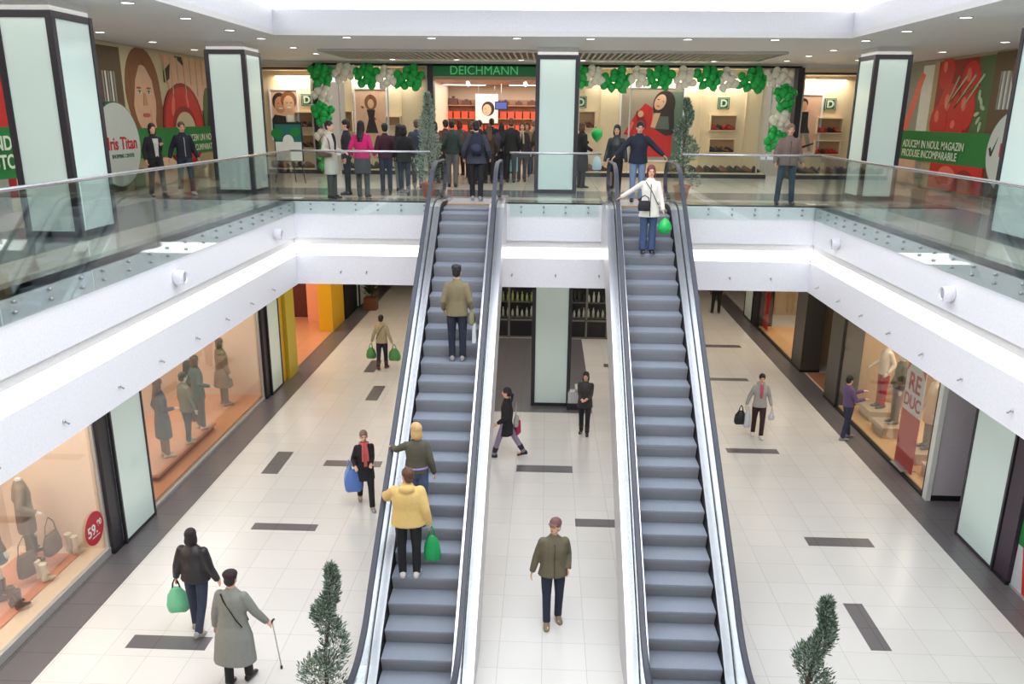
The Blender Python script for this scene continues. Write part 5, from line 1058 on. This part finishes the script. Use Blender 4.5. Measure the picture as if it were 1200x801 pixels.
# ================================================================== GROUND FLOOR, RIGHT SIDE
struct('wall_right_ground', MB().use(mat('beige_shop_wall', sr(196, 168, 132), .6)).box(12.5, 12.7, -4, 46, G, -1.84).box(8.1, 12.5, 33.4, 33.6, G, -1.84).box(8.6, 12.5, 26.3, 26.4, G, -1.84).box(8.6, 12.5, 22.2, 22.3, G, -1.84))
LIL = mat('lilac_partition', sr(196, 188, 194), .5)
t = thing('partition_wall', 'lilac-grey partition wall with a white end post on the lower right', 'partition', (8.05, 16.35, G))
MB().box(.04, 3.6, -.05, .08, .12, -1.84-G).build('panel_board', LIL, t); MB().box(-.04, .06, -.07, .10, 0, -1.84-G).build('end_post', PWH, t); MB().box(.06, 3.6, -.06, .09, 0, .12).build('skirting', BLACK, t)
t = thing('side_wall_panel', 'lilac-grey side panel behind the lower right mint column', 'partition', (8.7, 14.9, G)); MB().box(0, 3.4, -.04, .04, .12, -1.84-G).build('panel_board', LIL, t); MB().box(0, 3.4, -.05, .05, 0, .12).build('skirting', BLACK, t)
def window_r(label, y0, y1, depth, floor_m, back_m, panes, X=XRG, hs=.05, sill=BLACK):
    t = thing('display_window', label, 'shop window', (X, y0, G)); L = y1-y0; top = -1.84-G
    MB().box(-.03, .05, 0, L, 0, hs).build('sill', sill, t)
    q = MB(); q.box(-.02, .03, 0, .04, hs, top); q.box(-.02, .03, L-.04, L, hs, top); q.box(-.02, .03, 0, L, top-.05, top); q.build('window_frame', BLACK, t)
    for k in range(panes): MB().box(-.008, .008, L*k/panes+.004, L*(k+1)/panes-.004, hs, top-.05).build('glass_pane', SHOPGLASS, t)
    MB().box(.05, depth, .02, L-.02, .02, .08).build('window_floor', floor_m, t); MB().box(depth, depth+.05, 0, L, 0, top).build('back_panel', back_m, t)
    return t
window_r('lower right shop window with a red sale banner and mannequins on pedestals', 16.5, 22.12, 2.6, mat('tan_window_floor', sr(222, 182, 134), .4), mat('tan_back_panel', sr(190, 150, 108), .6), 3)
window_r('far lower right shop window glowing warm beside a red banner', 26.45, 31.15, 2.6, mat('warm_window_floor', sr(224, 176, 120), .4), mat('warm_back_panel', sr(206, 174, 132), .6), 3)
# dark doorway between the two piers
t = thing('shop_doorway', 'dark recessed shop doorway with a reddish tiled threshold', 'doorway', (8.3, 24.3, G)); MB().box(-.1, 1.0, -1.1, 1.05, 0, .02).build('threshold', mat('reddish_tiles', sr(170, 122, 96), .4), t); MB().box(1.0, 1.1, -1.15, 1.15, 0, -1.84-G).build('dark_back', mat('doorway_brown', sr(46, 36, 30), .6), t)
q = MB()
for y in (-1.0, -.35, .35, 1.0): q.box(.9, .98, y-.03, y+.03, 0, -1.84-G)
q.box(.9, .98, -1.0, 1.0, .9, 1.0); q.build('door_frame', BLACK, t)
# sale banner
t = thing('sale_banner', 'red and white sale banner with an arrow, standing inside the lower right window', 'banner', (8.16, 17.88, G+.08), -PI/2)
q = MB().use(PRED).box(-.46, .46, 0, .02, 0, 1.28).use(PWH).box(-.46, .46, 0, .02, 1.28, 2.95).use(PRED).prism([(-.46, 2.15), (-.46, 2.35), (0, 2.93), (.46, 2.35), (.46, 2.15), (0, 2.68)], 'y', -.004, 0)
q.prism([(-.46, 2.5), (-.46, 2.95), (-.1, 2.95)], 'y', -.004, 0).prism([(.46, 2.5), (.46, 2.95), (.1, 2.95)], 'y', -.004, 0); sh_ = q.build('banner_sheet', None, t)
text('lettering', 'RE', .56, TXR, sh_, (0, -.006, 1.95), (PI/2, 0, 0), 'CENTER', .002, .012); text('lettering', 'DUC', .40, TXR, sh_, (0, -.006, 1.52), (PI/2, 0, 0), 'CENTER', .002, .01)
MB().box(-.3, .3, -.15, .18, -.0, .02).build('base', ALU, t)
PED = mat('pedestal_stone', sr(196, 178, 150), .5)
def pedestal(x, y, h, lb, s=.38):
    t = thing('pedestal', lb, 'pedestal', (x, y, G+.08)); MB().box(-s, s, -s, s, 0, h-.04).build('block', PED, t); MB().box(-s-.02, s+.02, -s-.02, s+.02, h-.04, h).build('top_slab', PED, t)
pedestal(8.85, 21.2, .28, 'stone block under the mannequin in red trousers'); pedestal(8.75, 20.0, .28, 'stone block under the camouflage top mannequin'); pedestal(8.85, 18.35, .28, 'stone block behind the sale banner'); pedestal(8.8, 17.15, .28, 'stone block nearest the white end post')
Zq = G+.36
figure('mannequin', 'mannequin in a white patterned top and red trousers in the lower right window', (8.85, 21.2, Zq), PI/2+.2, 1.86, dict(jacket=(mat('garment_white_print', sr(226, 210, 190), .8, bscale=50), .85, 0), trousers=mat('garment_red', sr(176, 28, 40), .7), shoes=SHBR, hair=(HBRN, 'short')), cat='mannequin', skin=MANQ, vox=.012, arms=((-.28, .1, .95), (.3, .15, 1.0)))
figure('mannequin', 'mannequin in a dark mottled top and grey trousers in the lower right window', (8.75, 20.0, Zq), PI/2, 1.86, dict(jacket=(mat('garment_camouflage', sr(92, 88, 66), .8, bscale=40), .86, 0), trousers=mat('garment_stone_grey', sr(168, 160, 152), .8), shoes=SHG, hair=(HBLK, 'short')), cat='mannequin', skin=MANQ, vox=.012)
figure('mannequin', 'mannequin in a pale coat behind the red sale banner', (8.85, 18.35, Zq), PI/2, 1.86, dict(jacket=(MP[2], .6, .03), trousers=mat('garment_khaki', sr(120, 112, 92), .8), shoes=SHBR, hair=(HBLK, 'short')), cat='mannequin', skin=MANQ, vox=.012)
figure('mannequin', 'mannequin in dark clothes in the far lower right window', (9.3, 28.2, G+.1), PI/2, 1.8, dict(jacket=(BLK, .8, 0), trousers=BLK, shoes=SHB, hair=(HBLK, 'short')), cat='mannequin', skin=MANQ, vox=.013)
o = poster('sale_banner', 'narrow red banner in the far lower right window', 'banner', (8.2, 31.0, G+.1), -PI/2, .7, 2.9, [('r', PWH, .1, 1.7, .6, 2.6), ('p', PRD2, [(.1, 1.0), (.6, 1.3), (.6, 1.5), (.1, 1.2)])], PRED)
# big lower right poster window
t = thing('window_poster', 'shop window poster with a green band and a red apron at the right picture edge', 'poster', (8.04, 12.98, G), -PI/2)
q = MB().use(pm('cool_grey', 196, 200, 204)).box(0, 5.0, 0, .03, .05, 3.85).use(PGR).box(0, 5.0, -.004, 0, .80, 1.52).use(PPE)
q.prism([(.3, .8), (.9, .8), (1.2, .05), (.55, .05)], 'y', -.004, 0).use(PRED).prism([(.15, .8), (.42, .8), (.62, .05), (.35, .05)], 'y', -.006, 0).prism([(.9, .8), (2.2, .8), (2.2, .05), (1.0, .05)], 'y', -.006, 0); q.use(ALU).box(0, 5.0, -.02, .04, 0, .05); q.build('print', None, t)
text('lettering', 'UN NOU LOC', .26, TXW, t, (.18, -.006, 1.02), (PI/2, 0, 0), 'LEFT', .002, .006)
# ================================================================== GROUND FLOOR, CENTRE SHOP
t = thing('shop_cabinet_front', 'dark glazed shopfront with stocked shelves behind the lower centre column', 'shopfront', (.4, 29.1, G))
q = MB(); top = -1.84-G
for x in (-2.0, -1.62, -.70, .50, 1.12, 1.85, 2.3): q.box(x-.035, x+.035, -.03, .04, 0, top)
q.box(-2.0, 1.95, -.03, .04, 0, .06); q.box(-2.0, 1.95, -.03, .04, .62, .68); q.box(-4.2, -2.0, 0, .1, 0, top); q.build('frame', mat('shopfront_grey_frame', sr(112, 112, 106), .4), t)
q = MB(); q.box(-1.97, 1.95, .0, .02, .06, .62); q.build('lower_panels', BLACK, t)
q = MB(); q.box(-1.97, 2.3, .005, .012, .68, top); q.build('glass', SHOPGLASS, t)
q = MB(); q.box(-2.0, 2.4, .75, .8, 0, top)
q.build('dark_backing', mat('dark_backing', sr(44, 44, 38), .6), t)
q = MB()
for z in (.7, 1.25, 1.8, 2.35, 2.9): q.box(-1.95, 1.9, .25, .7, z-.03, z)
q.build('shelves', mat('shelf_grey', sr(112, 112, 100), .5), t)
bt = None; cols = []
r = random.Random(9)
def bottle_mesh(m): q = MB(); q.rings([[(rr*math.cos(a), rr*math.sin(a), z) for a in (2*PI*j/8 for j in range(8))] for rr, z in ((.04, 0), (.045, .02), (.045, .2), (.018, .27), (.018, .33))]); return q.build('bottle', m)
BM = [mat('bottle_white', sr(226, 226, 214), .3), mat('bottle_lime', sr(196, 206, 120), .3), mat('bottle_dark', sr(60, 52, 44), .3)]; bp = [None]*3
for lv, z in enumerate((.7, 1.25, 1.8, 2.35)):
    nm_ = ('lowest', 'second lowest', 'third', 'top')[lv]
    for i in range(22):
        x = -1.85+i*.17
        if -.75 < x < .5 and lv < 4 and (abs(x+.1) < .45): continue
        if abs(x) < .02: continue
        c = 0 if lv == 0 else (1 if lv == 1 and x < 0 else r.choice((0, 0, 2, 2, 1))); p = (.4+x, 29.5, G+z); s = (1, 1, r.uniform(.7, 1.15)); lb = '%s bottle on the %s shelf behind the lower centre column' % (('white', 'lime', 'dark')[c], nm_)
        if bp[c] is None: o = bottle_mesh(BM[c]); o.location = p; tag(o, lb, 'bottle', 'bottles behind the lower centre column'); bp[c] = o
        else: dup(bp[c], p, 0, lb, 'bottles behind the lower centre column', s)
struct('wall_centre_ground', MB().use(mat('beige_block', sr(204, 190, 168), .6)).box(-4.0, -3.7, 29.0, 45, G, -1.84).box(2.75, 3.1, 29.0, 45, G, -1.84).box(-4.0, 3.1, 29.95, 30.1, G, -1.84))
t = thing('bin', 'small steel box carrying a white cup beside the lower centre column', 'bin', (.86, 21.62, G))
MB().box(-.16, .16, -.13, .13, .18, .50).build('steel_box', STEEL, t); MB().box(-.18, .18, -.15, .15, 0, .18).build('base', DARK, t)
o = MB(); o.rings([[(rr*math.cos(a), rr*math.sin(a), z) for a in (2*PI*j/12 for j in range(12))] for rr, z in ((.05, 0), (.075, .18))]); c_ = o.build('paper_cup', PWH); c_.location = (.95, 21.62, G+.50); tag(c_, 'white paper cup standing on the small steel box', 'cup')
# ================================================================== finish: evaluate remeshed and text objects into plain meshes
def finish():
    for o, vox, sm in REMESH:
        m = o.modifiers.new('r', 'REMESH'); m.mode = 'VOXEL'; m.voxel_size = vox; m.use_smooth_shade = True
        if sm:
            s = o.modifiers.new('s', 'SMOOTH'); s.iterations = sm; s.factor = .5
    bpy.context.view_layer.update()
    dg = bpy.context.evaluated_depsgraph_get()
    for o, vox, sm in REMESH:
        me = bpy.data.meshes.new_from_object(o.evaluated_get(dg), depsgraph=dg)
        if len(me.vertices) > 10: 
            me.name = o.name; o['_m'] = 1; NEW.append((o, me))
    for o in TEXTS:
        me = bpy.data.meshes.new_from_object(o.evaluated_get(dg), depsgraph=dg); NEWT.append((o, me))
NEW, NEWT = [], []
finish()
for o, me in NEW:
    del o['_m']
    o.modifiers.clear(); o.data = me
    for p in me.polygons: p.use_smooth = True
for o, me in NEWT:
    n = bpy.data.objects.new(o.name, me); nm = o.name
    C.objects.link(n); n.parent = o.parent; n.location = o.location; n.rotation_euler = o.rotation_euler; n.scale = o.scale
    for k in o.keys(): n[k] = o[k]
    bpy.data.objects.remove(o); n.name = nm
